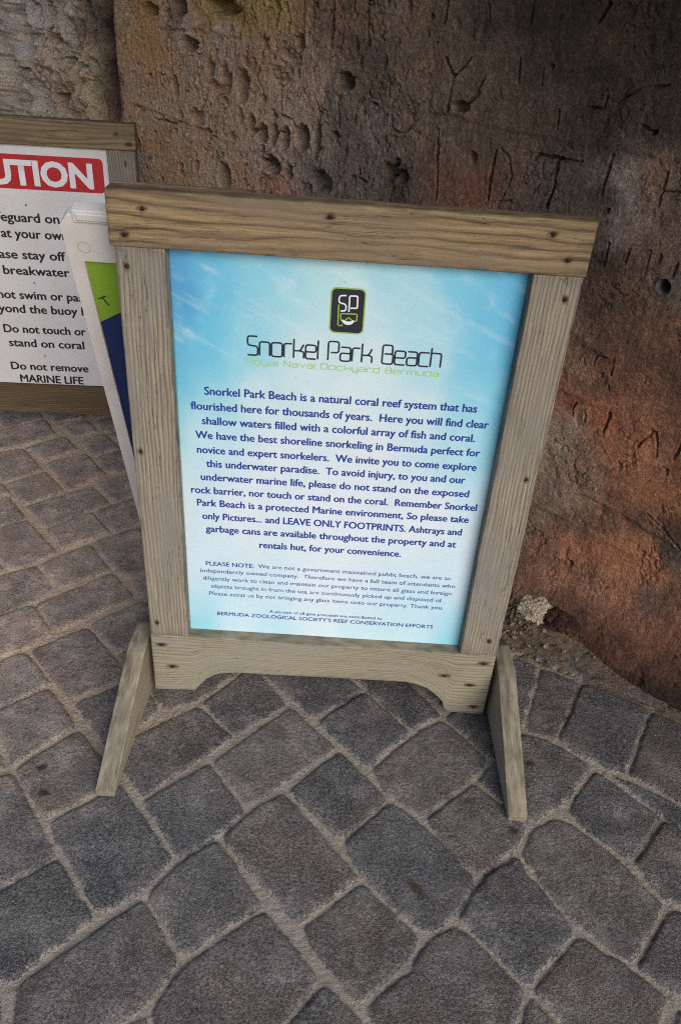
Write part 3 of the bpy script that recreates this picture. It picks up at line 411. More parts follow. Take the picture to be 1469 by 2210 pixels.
        P = P*r[:, None]*np.array([rs, ro, rz])
        W = WP0+(cs+P[:, :1])*WT+(co_+P[:, 1:2])*WN; W[:, 2] = cz+P[:, 2]
        for v, w in zip(bm.verts, W): v.co = w
        for f in bm.faces: f.smooth = True
        bmesh.ops.recalc_face_normals(bm, faces=bm.faces)
        m3 = bpy.data.meshes.new(nm); bm.to_mesh(m3); bm.free()
        n = NT(nm); oc = n.n('TexCoord').outputs['Object']; f1 = n.noise(oc, 70, 5, .7); f2 = n.noise(oc, 300, 3, .7)
        c = n.ramp(f1, [(.3, rgba(*cols[2])), (.48, rgba(*cols[0])), (.68, rgba(*cols[1]))])
        c = n.mix(n.maprange(f2, .6, .38, 0, .6), c, rgba(*[int(x*.6) for x in cols[2]]))
        n.out(c, .9, n.bump(n.math('ADD', f1, f2), .8, .006), .2)
        add(nm, m3, n.m, o)
    return o

def build_grit():
    # crumbs fallen from the wall, lying on the paving along its foot
    r = np.random.default_rng(5); V, F = [], []
    ico = bmesh.new(); bmesh.ops.create_icosphere(ico, subdivisions=1, radius=1); iv = np.array([v.co for v in ico.verts]); ifa = np.array([[v.index for v in f.verts] for f in ico.faces]); ico.free()
    pts = []
    for _ in range(420):
        s = r.normal(.24, .06); o = abs(r.normal(.07, .035)); pts.append((s, o, r.uniform(.0014, .0042)))
    for _ in range(260):
        pts.append((r.uniform(-.3, .5), abs(r.normal(.08, .06))+.02, r.uniform(.0008, .0024)))
    for s, o_, sz in pts:
        p = WP0+s*WT+o_*WN
        hgt = max(0.0, np.interp(s, *FOOT_H)*max(0, 1-o_/np.interp(s, *FOOT_W)))
        v = iv*(sz*r.uniform(.6, 1.3, 3))*(1+.25*r.normal(size=(len(iv), 1)))
        F.append(ifa+len(V)*len(iv)); V.append(v+np.array([p[0], p[1], hgt+sz*.35]))
    for _ in range(90):                                   # larger broken bits round the pale stone
        s, o_ = r.normal(.17, .07), .075+abs(r.normal(.05, .05)); sz = r.uniform(.003, .008)
        p = WP0+s*WT+o_*WN; hgt = max(0.0, np.interp(s, *FOOT_H)*max(0, 1-o_/np.interp(s, *FOOT_W)))
        v = iv*(sz*r.uniform(.5, 1.3, 3))*(1+.28*r.normal(size=(len(iv), 1)))
        F.append(ifa+len(V)*len(iv)); V.append(v+np.array([p[0], p[1], hgt+sz*.3]))
    for _ in range(330):
        x, y = r.uniform(-1.2, .75), r.uniform(-.75, 1.2); sz = r.uniform(.0006, .0017)
        v = iv*(sz*r.uniform(.6, 1.3, 3)); F.append(ifa+len(V)*len(iv)); V.append(v+np.array([x, y, sz*.4]))
    me = mesh_np('grit', np.concatenate(V), np.concatenate(F), False)
    n = NT('grit'); oc = n.n('TexCoord').outputs['Object']
    c = n.ramp(n.noise(oc, 90, 2), [(.3, rgba(70, 58, 50)), (.55, rgba(120, 105, 92)), (.75, rgba(165, 150, 134))])
    n.out(c, .9, None, .2)
    o = add('grit', me, n.m); o['kind'] = 'stuff'; o['label'] = 'loose sandy crumbs scattered on the paving along the foot of the wall'

# ------------------------------------------------------------------ weathered boards
def wood(name, light, mid, dark, grey, freq=95, rustc=rgba(46, 26, 16), warpk=5.5, fibk=.5, crackt=.52):
    n = NT(name); g = n.attr('grain').outputs['Vector']
    warp = n.noise(n.mapping(g, (2.2, 9, 9)), 1.0, 3, .5)
    sep = n.n('SeparateXYZ'); n.set(sep.inputs[0], g)
    ph = n.math('ADD', n.math('MULTIPLY', sep.outputs[1], float(freq)), n.math('MULTIPLY', warp, warpk))
    ph = n.math('ADD', ph, n.math('MULTIPLY', n.noise(n.mapping(g, (3, 60, 60)), 1.0, 4, .6), 1.1))
    ring = n.math('FRACT', ph)
    ringc = n.ramp(ring, [(0, mid), (.45, light), (.72, mid), (.90, dark), (1, mid)])
    fib = n.noise(n.mapping(g, (14, 420, 420)), 1.0, 4, .65)
    col = n.mix(n.maprange(fib, .35, .68, 0, fibk), ringc, dark)
    big = n.noise(n.mapping(g, (3.5, 13, 13)), 1.0, 4, .6)
    col = n.mix(n.maprange(big, .42, .66, 0, .85), col, grey)
    blot = n.noise(n.mapping(g, (9, 30, 30), (3, 5, 1)), 1.0, 4, .6)
    col = n.mix(n.maprange(blot, .60, .76, 0, .55), col, dark)
    stain = n.noise(n.mapping(g, (2.2, 7, 7), (11, 4, 2)), 1.0, 5, .65)
    col = n.mix(n.maprange(stain, .54, .70, 0, .45), col, n.mix(1.0, col, (.52, .49, .47, 1), 'MULTIPLY'))
    col = n.mix(n.maprange(n.noise(n.mapping(g, (6, 25, 25), (2, 9, 5)), 1.0, 4, .6), .60, .74, 0, .5), col, light)
    # wear: grimy arrises
    wear = n.math('MULTIPLY', n.attr('edge').outputs['Fac'], n.maprange(n.noise(n.mapping(g, (25, 60, 60)), 1.0, 3), .35, .65, .0, .75))
    col = n.mix(wear, col, n.mix(1.0, col, (.40, .38, .36, 1), 'MULTIPLY'))
    dirt = n.noise(g, 230, 3, .7)
    col = n.mix(n.maprange(dirt, .56, .72, 0, .35), col, dark)
    crack = n.noise(n.mapping(g, (5, 150, 150), (7, 2, 9)), 1.0, 2, .5)
    ck = n.maprange(n.math('ABSOLUTE', n.math('SUBTRACT', crack, .5)), .010, .0, 0, 1)
    ck = n.math('MULTIPLY', ck, n.maprange(n.noise(n.mapping(g, (4, 20, 20), (1, 8, 3)), 1.0, 2), crackt, crackt+.08, 0, .85))
    col = n.mix(ck, col, (.02, .016, .012, 1))
    rust = n.attr('rust').outputs['Fac']
    rn = n.math('MULTIPLY', rust, n.maprange(n.noise(n.mapping(g, (40, 170, 170)), 1.0, 3), .25, .6, .55, 1.25))
    col = n.mix(n.math('MINIMUM', rn, .92), col, rustc)
    h = n.math('ADD', n.math('MULTIPLY', fib, .8), n.math('MULTIPLY', n.ramp(ring, [(0, g3(.5)), (.7, g3(.6)), (.9, g3(1)), (1, g3(.5))]), .5))
    h = n.math('SUBTRACT', h, n.math('MULTIPLY', ck, 2.5))
    n.out(col, n.maprange(fib, .3, .7, .62, .85), n.bump(h, .5, .0016), .3)
    return n.m
def spans(L, r, step):
    e = [0, r*.35, r, r*1.8]
    n = max(2, int((L-3.6*r)/step))
    return np.concatenate([e, np.linspace(1.8*r, L-1.8*r, n+1)[1:-1], [L-1.8*r, L-r, L-r*.35, L]])
def board(name, mat, parent, length, width, depth, origin, along, across, r=.003, step=.005, seed=0, rust=(), warp=.0007, shape=None):
    """rounded plank: length x width x depth from origin; along/across unit vectors, depth = along x across"""
    L, Wd, Dp = spans(length, r, step), spans(width, r, step), spans(depth, r, .008)
    V, F, off = [], [], 0
    def face(ax, val, A, B, flip):
        nonlocal off
        a, b = np.meshgrid(A, B, indexing='ij'); c = np.full(a.shape, val)
        p = [None]*3; rest = [i for i in range(3) if i != ax]; p[ax] = c; p[rest[0]] = a; p[rest[1]] = b
        V.append(np.stack(p, -1).reshape(-1, 3)); F.append(grid_faces(len(A), len(B), off, flip)); off += a.size
    face(2, 0, L, Wd, True); face(2, depth, L, Wd, False); face(1, 0, L, Dp, False); face(1, width, L, Dp, True); face(0, 0, Wd, Dp, True); face(0, length, Wd, Dp, False)
    V = np.concatenate(V); F = np.concatenate(F)
    size = np.array([length, width, depth]); q = np.clip(V, r, size-r); dv = V-q; nn = np.linalg.norm(dv, axis=1, keepdims=True)
    Vr = np.where(nn > 1e-9, q+dv/np.maximum(nn, 1e-9)*r, V)
    rr = np.random.default_rng(seed+100); o3 = rr.uniform(0, 50, 3)
    ctr = size/2; outw = (V-ctr)/size
    Vr[:, 1] += warp*fbm(V[:, 0]*6+o3[0], V[:, 2]*20+o3[1], 3, seed)*2*np.sign(outw[:, 1])
    Vr[:, 2] += warp*fbm(V[:, 0]*9+o3[1], V[:, 1]*16+o3[2], 3, seed+3)
    edge = np.exp(-((.5-np.abs(outw[:, 1]))*width/.004))*np.exp(-((.5-np.abs(outw[:, 2]))*depth/.004))
    nick = sstep(.25, .7, fbm(V[:, 0]*38+o3[2], V[:, 1]*10, 3, seed+9))*edge*.0035
    Vr[:, 1] -= nick*np.sign(outw[:, 1]); Vr[:, 2] -= nick*np.sign(outw[:, 2])
    if shape is not None: Vr = shape(Vr)
    along, across = np.array(along, float), np.array(across, float); dep = np.cross(along, across)
    world_v = np.array(origin)+Vr[:, :1]*along+Vr[:, 1:2]*across+Vr[:, 2:3]*dep
    # weld the six faces
    key = np.round(V*1e6).astype(np.int64); _, idx, inv = np.unique(key, axis=0, return_index=True, return_inverse=True); inv = inv.ravel()
    world_v, Vg, F = world_v[idx], V[idx], inv[F]
    me = mesh_np(name, world_v, F)
    attr(me, 'grain', Vg+o3, 'FLOAT_VECTOR')
    ru = np.zeros(len(world_v))
    for (x, z, rad, tail) in rust:                       # rust bled out of the nail heads, along the grain
        dx, dz = world_v[:, 0]-x, world_v[:, 2]-z
        la = np.abs(dx*along[0]+dz*along[2]); lc = np.abs(dx*across[0]+dz*across[2])
        ru = np.maximum(ru, sstep(1, .35, np.hypot(la/(rad*tail), lc/rad)))
        ru = np.maximum(ru, sstep(1.0, .3, np.hypot(la, lc)/(rad*.9)))
    attr(me, 'rust', ru, 'FLOAT')
    e1 = np.minimum(Vg[:, 1], width-Vg[:, 1]); e0 = np.minimum(Vg[:, 0], length-Vg[:, 0])
    attr(me, 'edge', np.clip(np.exp(-e1/.005)+np.exp(-e0/.012)*.9, 0, 1), 'FLOAT')
    o = add(name, me, mat, parent)
    bm = bmesh.new(); bm.from_mesh(me); bmesh.ops.recalc_face_normals(bm, faces=bm.faces); bm.to_mesh(me); bm.free()
    return o
def nail(parent, x, y, z, r=.0035, mat=None):
    bm = bmesh.new()
    segs, rings = 12, 4
    prof = [(0.0, -.0018), (.0018, -.0016), (r*.6, -.0006), (r, -.0004), (r*1.05, .003)]
    rows = []
    rs = np.random.default_rng(int((x+5)*1e5+z*1e4) % 99991)
    for i, (rad, dy) in enumerate(prof):
        if i == 0: rows.append([bm.verts.new((x, y+dy, z))]); continue
        rows.append([bm.verts.new((x+rad*math.cos(a)*(1+.10*rs.normal()), y+dy+.0003*rs.normal(), z+rad*math.sin(a)*(1+.10*rs.normal()))) for a in np.linspace(0, 2*math.pi, segs, endpoint=False)])
    for k in range(segs): bm.faces.new((rows[0][0], rows[1][k], rows[1][(k+1) % segs]))
    for a, b in zip(rows[1:-1], rows[2:]):
        for k in range(segs): bm.faces.new((a[k], b[k], b[(k+1) % segs], a[(k+1) % segs]))
    bmesh.ops.recalc_face_normals(bm, faces=bm.faces)
    me = bpy.data.meshes.new('nail'); bm.to_mesh(me); bm.free()
    me.polygons.foreach_set('use_smooth', np.full(len(me.polygons), True))
    return add('nail', me, mat, parent)

# ------------------------------------------------------------------ lettering
def ribbon(bm, pts, w, to3, closed=False, rad=0.0):
    P = [np.array(p, float) for p in pts]
    if rad > 0:
        Q = []; n = len(P)
        for i, p in enumerate(P):
            if not closed and i in (0, n-1): Q.append(p); continue
            a, b = P[i-1], P[(i+1) % n]; va, vb = a-p, b-p; la, lb = np.linalg.norm(va), np.linalg.norm(vb)
            r = min(rad, la*.48, lb*.48); s, e = p+va/la*r, p+vb/lb*r
            for t in np.linspace(0, 1, 6): Q.append((1-t)**2*s+2*t*(1-t)*p+t*t*e)
        P = Q
    n = len(P); Lf, Rt = [], []
    for i in range(n):
        a = P[i-1] if (i > 0 or closed) else None; b = P[(i+1) % n] if (i < n-1 or closed) else None
        d1 = (P[i]-a) if a is not None else (b-P[i]); d2 = (b-P[i]) if b is not None else d1
        d1 = d1/(np.linalg.norm(d1)+1e-12); d2 = d2/(np.linalg.norm(d2)+1e-12)
        t = d1+d2; t = t/(np.linalg.norm(t)+1e-12); nrm = np.array([-t[1], t[0]])
        k = w/2/max(.5, float(nrm@np.array([-d1[1], d1[0]])))
        Lf.append(bm.verts.new(to3(P[i]+nrm*k))); Rt.append(bm.verts.new(to3(P[i]-nrm*k)))
    for i in range(n if closed else n-1):
        j = (i+1) % n; bm.faces.new((Lf[i], Rt[i], Rt[j], Lf[j]))
GLYPH = {
 'S': (62, [[(60, 120), (0, 120), (0, 63), (62, 57), (62, 0), (0, 0)]]),
 'n': (62, [[(0, 0), (0, 88), (62, 88), (62, 0)]]),
 'o': (66, [[(0, 0), (0, 88), (66, 88), (66, 0), 'c']]),
 'r': (48, [[(0, 0), (0, 88), (48, 88)]]),
 'k': (62, [[(0, 0), (0, 120)], [(0, 46), (40, 46), (60, 88)], [(36, 46), (62, 42), (62, 0)]]),
 'e': (64, [[(64, 0), (0, 0), (0, 88), (64, 88), (64, 44), (2, 44)]]),
 'l': (0, [[(0, 0), (0, 120)]]),
 'P': (64, [[(0, 0), (0, 120), (64, 120), (64, 50), (16, 50)]]),
 'a': (62, [[(2, 88), (62, 88), (62, 0), (0, 0), (0, 50), (60, 50)]]),
 'B': (66, [[(60, 64), (12, 64)], [(54, 64), (60, 70), (60, 120), (0, 120), (0, 0), (66, 0), (66, 64), (40, 64)]]),
 'c': (62, [[(62, 88), (0, 88), (0, 0), (62, 0)]]),
 'h': (62, [[(0, 0), (0, 120)], [(0, 88), (62, 88), (62, 0)]]),
 'R': (64, [[(0, 0), (0, 120), (64, 120), (64, 58), (14, 58)], [(44, 58), (64, 44), (64, 0)]]),
 'y': (62, [[(0, 88), (0, 0), (62, 0)], [(62, 88), (62, -34), (4, -34)]]),
 'N': (66, [[(0, 0), (0, 120), (66, 0), (66, 120)]]),
 'v': (60, [[(0, 88), (30, 0), (60, 88)]]),
 'D': (66, [[(0, 0), (0, 120), (66, 120), (66, 0), 'c']]),
 'd': (62, [[(62, 120), (62, 0), (0, 0), (0, 88), (60, 88)]]),
 'K': (62, [[(0, 0), (0, 120)], [(62, 88), (62, 0)], [(0, 46), (62, 46)]]),
 'm': (92, [[(0, 0), (0, 88), (92, 88), (92, 0)], [(46, 0), (46, 86)]]),
 'u': (62, [[(0, 88), (0, 0), (62, 0), (62, 88)]]),
}
def tech_text(name, text, x0, x1, zb, cap, y, stroke, mat, parent, gap, space, rad=16):
    xs, x = [], 0.0
    for ch in text:
        if ch == ' ': xs.append(None); x += space; continue
        xs.append(x); x += GLYPH[ch][0]+gap
    tot = x-gap; sx = (x1-x0)/tot; sz = cap/120.0
    bm = bmesh.new(); k = 0
    for ch, gx in zip(text, xs):
        if gx is None: continue
        for st in GLYPH[ch][1]:
            closed = st[-1] == 'c'; pts = [(x0+(gx+p[0])*sx, zb+p[1]*sz) for p in st if p != 'c']
            k += 1
            ribbon(bm, pts, stroke, lambda p, kk=k: (p[0], y-.00004*(kk % 5), p[1]), closed, rad*sz)
    bmesh.ops.recalc_face_normals(bm, faces=bm.faces)
    for f in bm.faces:
        if f.normal.y > 0: f.normal_flip()
    me = bpy.data.meshes.new(name); bm.to_mesh(me); bm.free()
    return add(name, me, mat, parent)
_dg = None
def text_raw(body, bold=0.0, spacing=1.0):
    c = bpy.data.curves.new('lettering', 'FONT'); c.body = body; c.offset = bold; c.resolution_u = 3; c.space_character = spacing
    o = bpy.data.objects.new('lettering', c); COL.objects.link(o)
    dg = bpy.context.evaluated_depsgraph_get(); me = bpy.data.meshes.new_from_object(o.evaluated_get(dg))
    bpy.data.objects.remove(o); bpy.data.curves.remove(c)
    v = np.empty(len(me.vertices)*3, np.float32); me.vertices.foreach_get('co', v); v = v.reshape(-1, 3)
    return me, v
def text_block(name, items, y, mat, parent):
    """items: (text, x0, x1, baseline z, cap height, bold); joined to one mesh in the plane y"""
    bm = bmesh.new()
    for body, x0, x1, zb, cap, bold in items:
        me, v = text_raw(body, max(0.0, -bold))
        a, b = v[:, 0].min(), v[:, 0].max()
        w = np.stack([x0+(v[:, 0]-a)/(b-a)*(x1-x0), np.full(len(v), y), zb+v[:, 1]*cap/.70], -1)
        dl = bold*cap/.70                                    # heavier strokes: the outline laid down a few times, slightly shifted
        for q, (ox_, oz_) in enumerate(((0, 0), (-dl, 0), (dl, 0), (0, dl*.6), (0, -dl*.6)) if bold > .001 else ((0, 0),)):
            w2 = w + np.array([ox_, -.00003*q, oz_])
            me.vertices.foreach_set('co', w2.astype(np.float32).ravel()); me.update(); bm.from_mesh(me)
        bpy.data.meshes.remove(me)
    bm.normal_update()
    for f in bm.faces:
        if f.normal.y > 0: f.normal_flip()
    me = bpy.data.meshes.new(name); bm.to_mesh(me); bm.free(); me.materials.clear()
    return add(name, me, mat, parent)
def rounded_rect(name, x0, z0, x1, z1, r, y, t, mat, parent, shear=0.0):
    bm = bmesh.new(); P = []
    for cx, cz, a0 in ((x1-r, z1-r, 0), (x0+r, z1-r, 90), (x0+r, z0+r, 180), (x1-r, z0+r, 270)):
        for a in np.radians(np.linspace(a0, a0+90, 8)): P.append((cx+r*math.cos(a), cz+r*math.sin(a)))
    f = bm.faces.new([bm.verts.new((p[0], y, p[1])) for p in P])
    e = bmesh.ops.extrude_face_region(bm, geom=[f]); bmesh.ops.translate(bm, vec=(0, t, 0), verts=[v for v in e['geom'] if isinstance(v, bmesh.types.BMVert)])
    bmesh.ops.recalc_face_normals(bm, faces=bm.faces)
    me = bpy.data.meshes.new(name); bm.to_mesh(me); bm.free()
    return add(name, me, mat, parent)

# ------------------------------------------------------------------ the large wooden sign
def foot(parent, mat, x_in, x_out_tip, side, seed):
    w = .041
    # profile (y, z), a low trestle foot with sloping ends
    prof = [(-.290, .0), (-.290, .014), (-.012, .150), (.012, .157), (.085, .155), (.325, .016), (.325, .0)]
    top = np.array(prof[1:-1]); L = .615
    def shape(V):
        yy = -.290+V[:, 0]; tz = np.interp(yy, top[:, 0], top[:, 1])
        V = V.copy(); V[:, 1] = V[:, 1]/.16*tz
        # splay: the tips stand a little farther out
        k = (V[:, 0]/L); sp = (x_out_tip)*(1-k)*1.0
        V[:, 2] = V[:, 2] + side*sp
        return V
    # along +y, across +z, depth = y x z = +x
    o = board('foot', mat, parent, L, .16, w, (x_in if side > 0 else x_in-w, -.290, 0.0), (0, 1, 0), (0, 0, 1), r=.003, step=.006, seed=seed, shape=shape)
    return o
def build_main_sign():
    t = thing('wooden_sign', 'large weathered timber sign stand in front with a blue and white beach notice', 'sign')
    top_m = wood('treated_pine', rgba(164, 142, 104), rgba(136, 115, 82), rgba(80, 65, 50), rgba(122, 105, 86), 46, warpk=4.6, fibk=.66, crackt=.48)
    stile_m = wood('grey_pine', rgba(160, 149, 129), rgba(138, 127, 109), rgba(92, 85, 77), rgba(122, 117, 111), 135, warpk=3.8, fibk=.62, crackt=.47)
    rail_m = wood('pale_pine', rgba(152, 143, 122), rgba(138, 129, 109), rgba(108, 100, 84), rgba(134, 130, 118), 105, rgba(70, 38, 18), warpk=6.5, fibk=.42)
    foot_m = wood('worn_pine', rgba(160, 149, 128), rgba(144, 133, 113), rgba(106, 97, 82), rgba(140, 133, 122), 80, fibk=.6, crackt=.46)
    iron = NT('rusty_iron'); oc = iron.n('TexCoord').outputs['Object']
    iron_m = iron.out(iron.ramp(iron.noise(oc, 700, 2), [(.35, rgba(18, 13, 11)), (.65, rgba(62, 38, 26))]), .8, None, .3)
    zt, zl = 1.172, 1.0795
    nl = dict(top=NAILS[0:5], left=NAILS[5:8], right=NAILS[8:11], bottom=NAILS[11:17])
    rs = lambda k, rad, tail: [(x, z, rad, tail) for x, z in nl[k]]
    # fronts lie on y = 0; depth runs to +y: along x, across -> depth = along x across must be +y
    tr = board('top_rail', top_m, t, .80, zt-zl, .040, (-.40, -.003, zt), (1, 0, 0), (0, 0, -1), r=.004, seed=1, rust=rs('top', .007, 1.8))
    s1 = board('stile', stile_m, t, zl-.198, .0845, .038, (-.3927, 0.0, .198), (0, 0, 1), (1, 0, 0), r=.003, seed=2, rust=rs('left', .007, 1.6))
    s2 = board('stile', stile_m, t, zl-.198, .0845, .038, (.3120, 0.0, .198), (0, 0, 1), (1, 0, 0), r=.003, seed=5, rust=rs('right', .007, 1.6))
    PX = np.array([-.3945, -.300, -.293, -.288, -.282, -.270, -.255, -.237, -.215, -.19, .17, .200, .225, .248, .270, .285, .2935, .298, .306, .310, .3965])
    PZ = np.array([.020, .022, .030, .040, .048, .064, .076, .085, .0895, .0915, .0955, .0955, .090, .080, .063, .047, .036, .018, .006, .003, .003])
    def rail_shape(V):
        V = V.copy(); x = V[:, 0]-.3945; zb = np.interp(x, PX, PZ); h = .1975-zb
        V[:, 1] = V[:, 1]/.185*h; return V
    br = board('bottom_rail', rail_m, t, .791, .185, .036, (-.3945, .001, .1975), (1, 0, 0), (0, 0, -1), r=.003, step=.0042, seed=8, rust=rs('bottom', .008, 2.6), shape=rail_shape)
    bk = board('back_rail', top_m, t, .236, .09, .012, (-.396, .0385, zt+.0005), (1, 0, 0), (0, 0, -1), r=.003, seed=11)
    foot(t, foot_m, -.3955, .024, -1, 21); foot(t, foot_m, .3985, .017, 1, 24)
    for par, key in ((tr, 'top'), (s1, 'left'), (s2, 'right'), (br, 'bottom')):
        for i, (x, z) in enumerate(nl[key]): nail(par, x, -.0035 if key == 'top' else -.0006, z, .0030 if (key == 'bottom' and i == 5) else .0036, iron_m)
    # ---- printed panel
    yp = .030
    ux = np.linspace(-.3085, .3125, 170); uz = np.linspace(1.082, .195, 240)
    U, Zz = np.meshgrid(ux, uz, indexing='ij')
    a = np.clip((U+.3085)/.621, 0, 1); b = np.clip((1.082-Zz)/.887, 0, 1)
    wu = a+.05*fbm(a*5, b*6, 4, 3); wv = b+.05*fbm(a*5, b*6, 4, 9)
    col = blend_colour(wu, wv, PANEL_COL, 2.0, .004)
    ang = math.radians(28); la = a*math.cos(ang)+b*1.43*math.sin(ang); lb = -a*math.sin(ang)+b*1.43*math.cos(ang)
    st = sstep(.02, .70, fbm(la*4.5+.4*fbm(a*9, b*9, 2, 6), lb*26, 4, 15))*sstep(.46, .12, b)
    blob = sstep(.10, .70, fbm(a*13, b*19, 4, 25))*sstep(.36, .05, b)
    white = lin((222, 232, 236))*PANEL_GAIN_INV
    col = col*PANEL_GAIN_INV*np.array([1.04, 1, .94]); mixw = np.clip(.34*st+.22*blob, 0, .6)[..., None]
    col = col*(1-mixw)+white*mixw
    me = mesh_np('panel', np.stack([U, np.full(U.shape, yp), Zz], -1).reshape(-1, 3), grid_faces(*U.shape))
    attr(me, 'print', np.concatenate([np.clip(col, 0, .86), np.ones(U.shape+(1,))], -1).reshape(-1, 4), 'FLOAT_COLOR')
    bm = bmesh.new(); bm.from_mesh(me)
    r = bmesh.ops.extrude_face_region(bm, geom=list(bm.faces)); bmesh.ops.translate(bm, vec=(0, .005, 0), verts=[v for v in r['geom'] if isinstance(v, bmesh.types.BMVert)])
    bmesh.ops.recalc_face_normals(bm, faces=bm.faces); bm.to_mesh(me); bm.free()
    n = NT('printed_panel'); oc = n.n('TexCoord').outputs['Object']; c = n.attr('print').outputs['Color']
    sp = n.noise(oc, 480, 2, .6)
    c = n.mix(n.maprange(sp, .665, .72, 0, .55), c, rgba(84, 84, 82))
    c = n.mix(n.maprange(n.noise(oc, 55, 4, .6), .5, .8, 0, .10), c, rgba(150, 150, 145))
    sc = n.noise(n.mapping(oc, (30, 30, 260)), 1.0, 2); 
    n.out(c, n.maprange(n.noise(oc, 25, 3), .3, .7, .34, .46), None, .4)
    pn = add('panel', me, n.m, t)
    ink = plain('navy_ink', rgba(34, 56, 134), .5); ink2 = plain('black_ink', rgba(38, 40, 52), .5); lime = plain('lime_ink', rgba(158, 196, 120), .5)
    body = [(s, x0, x1, z, .0168, .025) for s, x0, x1, z in PTEXT[:12]]
    yt = yp-.0006
    text_block('notice_text', body, yt, ink, pn)
    notes = [(PTEXT[12][0], *PTEXT[12][1:], .0110, .015)]+[(s, x0, x1, z, 0.0106, 0) for s, x0, x1, z in PTEXT[13:18]]
    text_block('small_print', notes, yt, ink, pn)
    text_block('credit_text', [(PTEXT[18][0], *PTEXT[18][1:], .0080, .004), (PTEXT[19][0], *PTEXT[19][1:], .0104, .012)], yt, ink, pn)
    _, tx0, tx1, tz = PTEXT[20]; tech_text('heading', 'Snorkel Park Beach', tx0+.002, tx1-.002, tz+.0005, .0368, yt, .0031, ink2, pn, 11, 52)
    _, sx0, sx1, sz_ = PTEXT[21]; tech_text('subheading', 'Royal Naval DocKyard Bermuda', sx0+.001, sx1-.001, sz_+.001, .0112, yt, .0016, lime, pn, 22, 52, 20)
    # ---- badge with a snorkel and mask
    ox = 0.0
    rim = rounded_rect('badge', LG['rect'][0], LG['rect'][1], LG['rect'][2], LG['rect'][3], .0105, yp-.0004, .0003, plain('green_rim', rgba(138, 172, 84), .5), pn)
    x0, z0, x1, z1 = LG['rect']
    rounded_rect('badge_field', x0+.0026, z0+.0026, x1-.0026, z1-.0026, .0085, yp-.0008, .0003, plain('charcoal_field', rgba(36, 36, 44), .5), rim)
    wht = plain('white_ink', rgba(214, 220, 226), .5)
    def strokes(name, sts, w, mat, rad):
        bm = bmesh.new()
        for i, (pts, cl) in enumerate(sts): ribbon(bm, pts, w, lambda p, i=i: (p[0], yp-.0011-.00005*i, p[1]), cl, rad)
        for f in bm.faces:
            f.normal_update()
            if f.normal.y > 0: f.normal_flip()
        me = bpy.data.meshes.new(name); bm.to_mesh(me); bm.free(); return add(name, me, mat, rim)
    strokes('initials', [(LG['S'], False), (LG['P'], False)], .0027, wht, .003)
    strokes('snorkel_mask', [(LG['tube'], False), (LG['mask'], True)], .0022, plain('badge_lime', rgba(140, 176, 66), .5), .003)
    bm = bmesh.new(); pts = []
    cx, cz = .0062, .9662
    for a_ in np.radians(np.linspace(190, 350, 14)): pts.append((cx+.0112*math.cos(a_), cz+.0098*math.sin(a_)))
    for a_ in np.radians(np.linspace(340, 200, 14)): pts.append((cx+.0098*math.cos(a_), cz+.0020+.0052*math.sin(a_)))
    bm.faces.new([bm.verts.new((p[0], yp-.0012, p[1])) for p in pts])
    me = bpy.data.meshes.new('smile'); bm.normal_update()
    for f in bm.faces:
        if f.normal.y > 0: f.normal_flip()
    bm.to_mesh(me); bm.free(); add('smile', me, wht, rim)
    return t

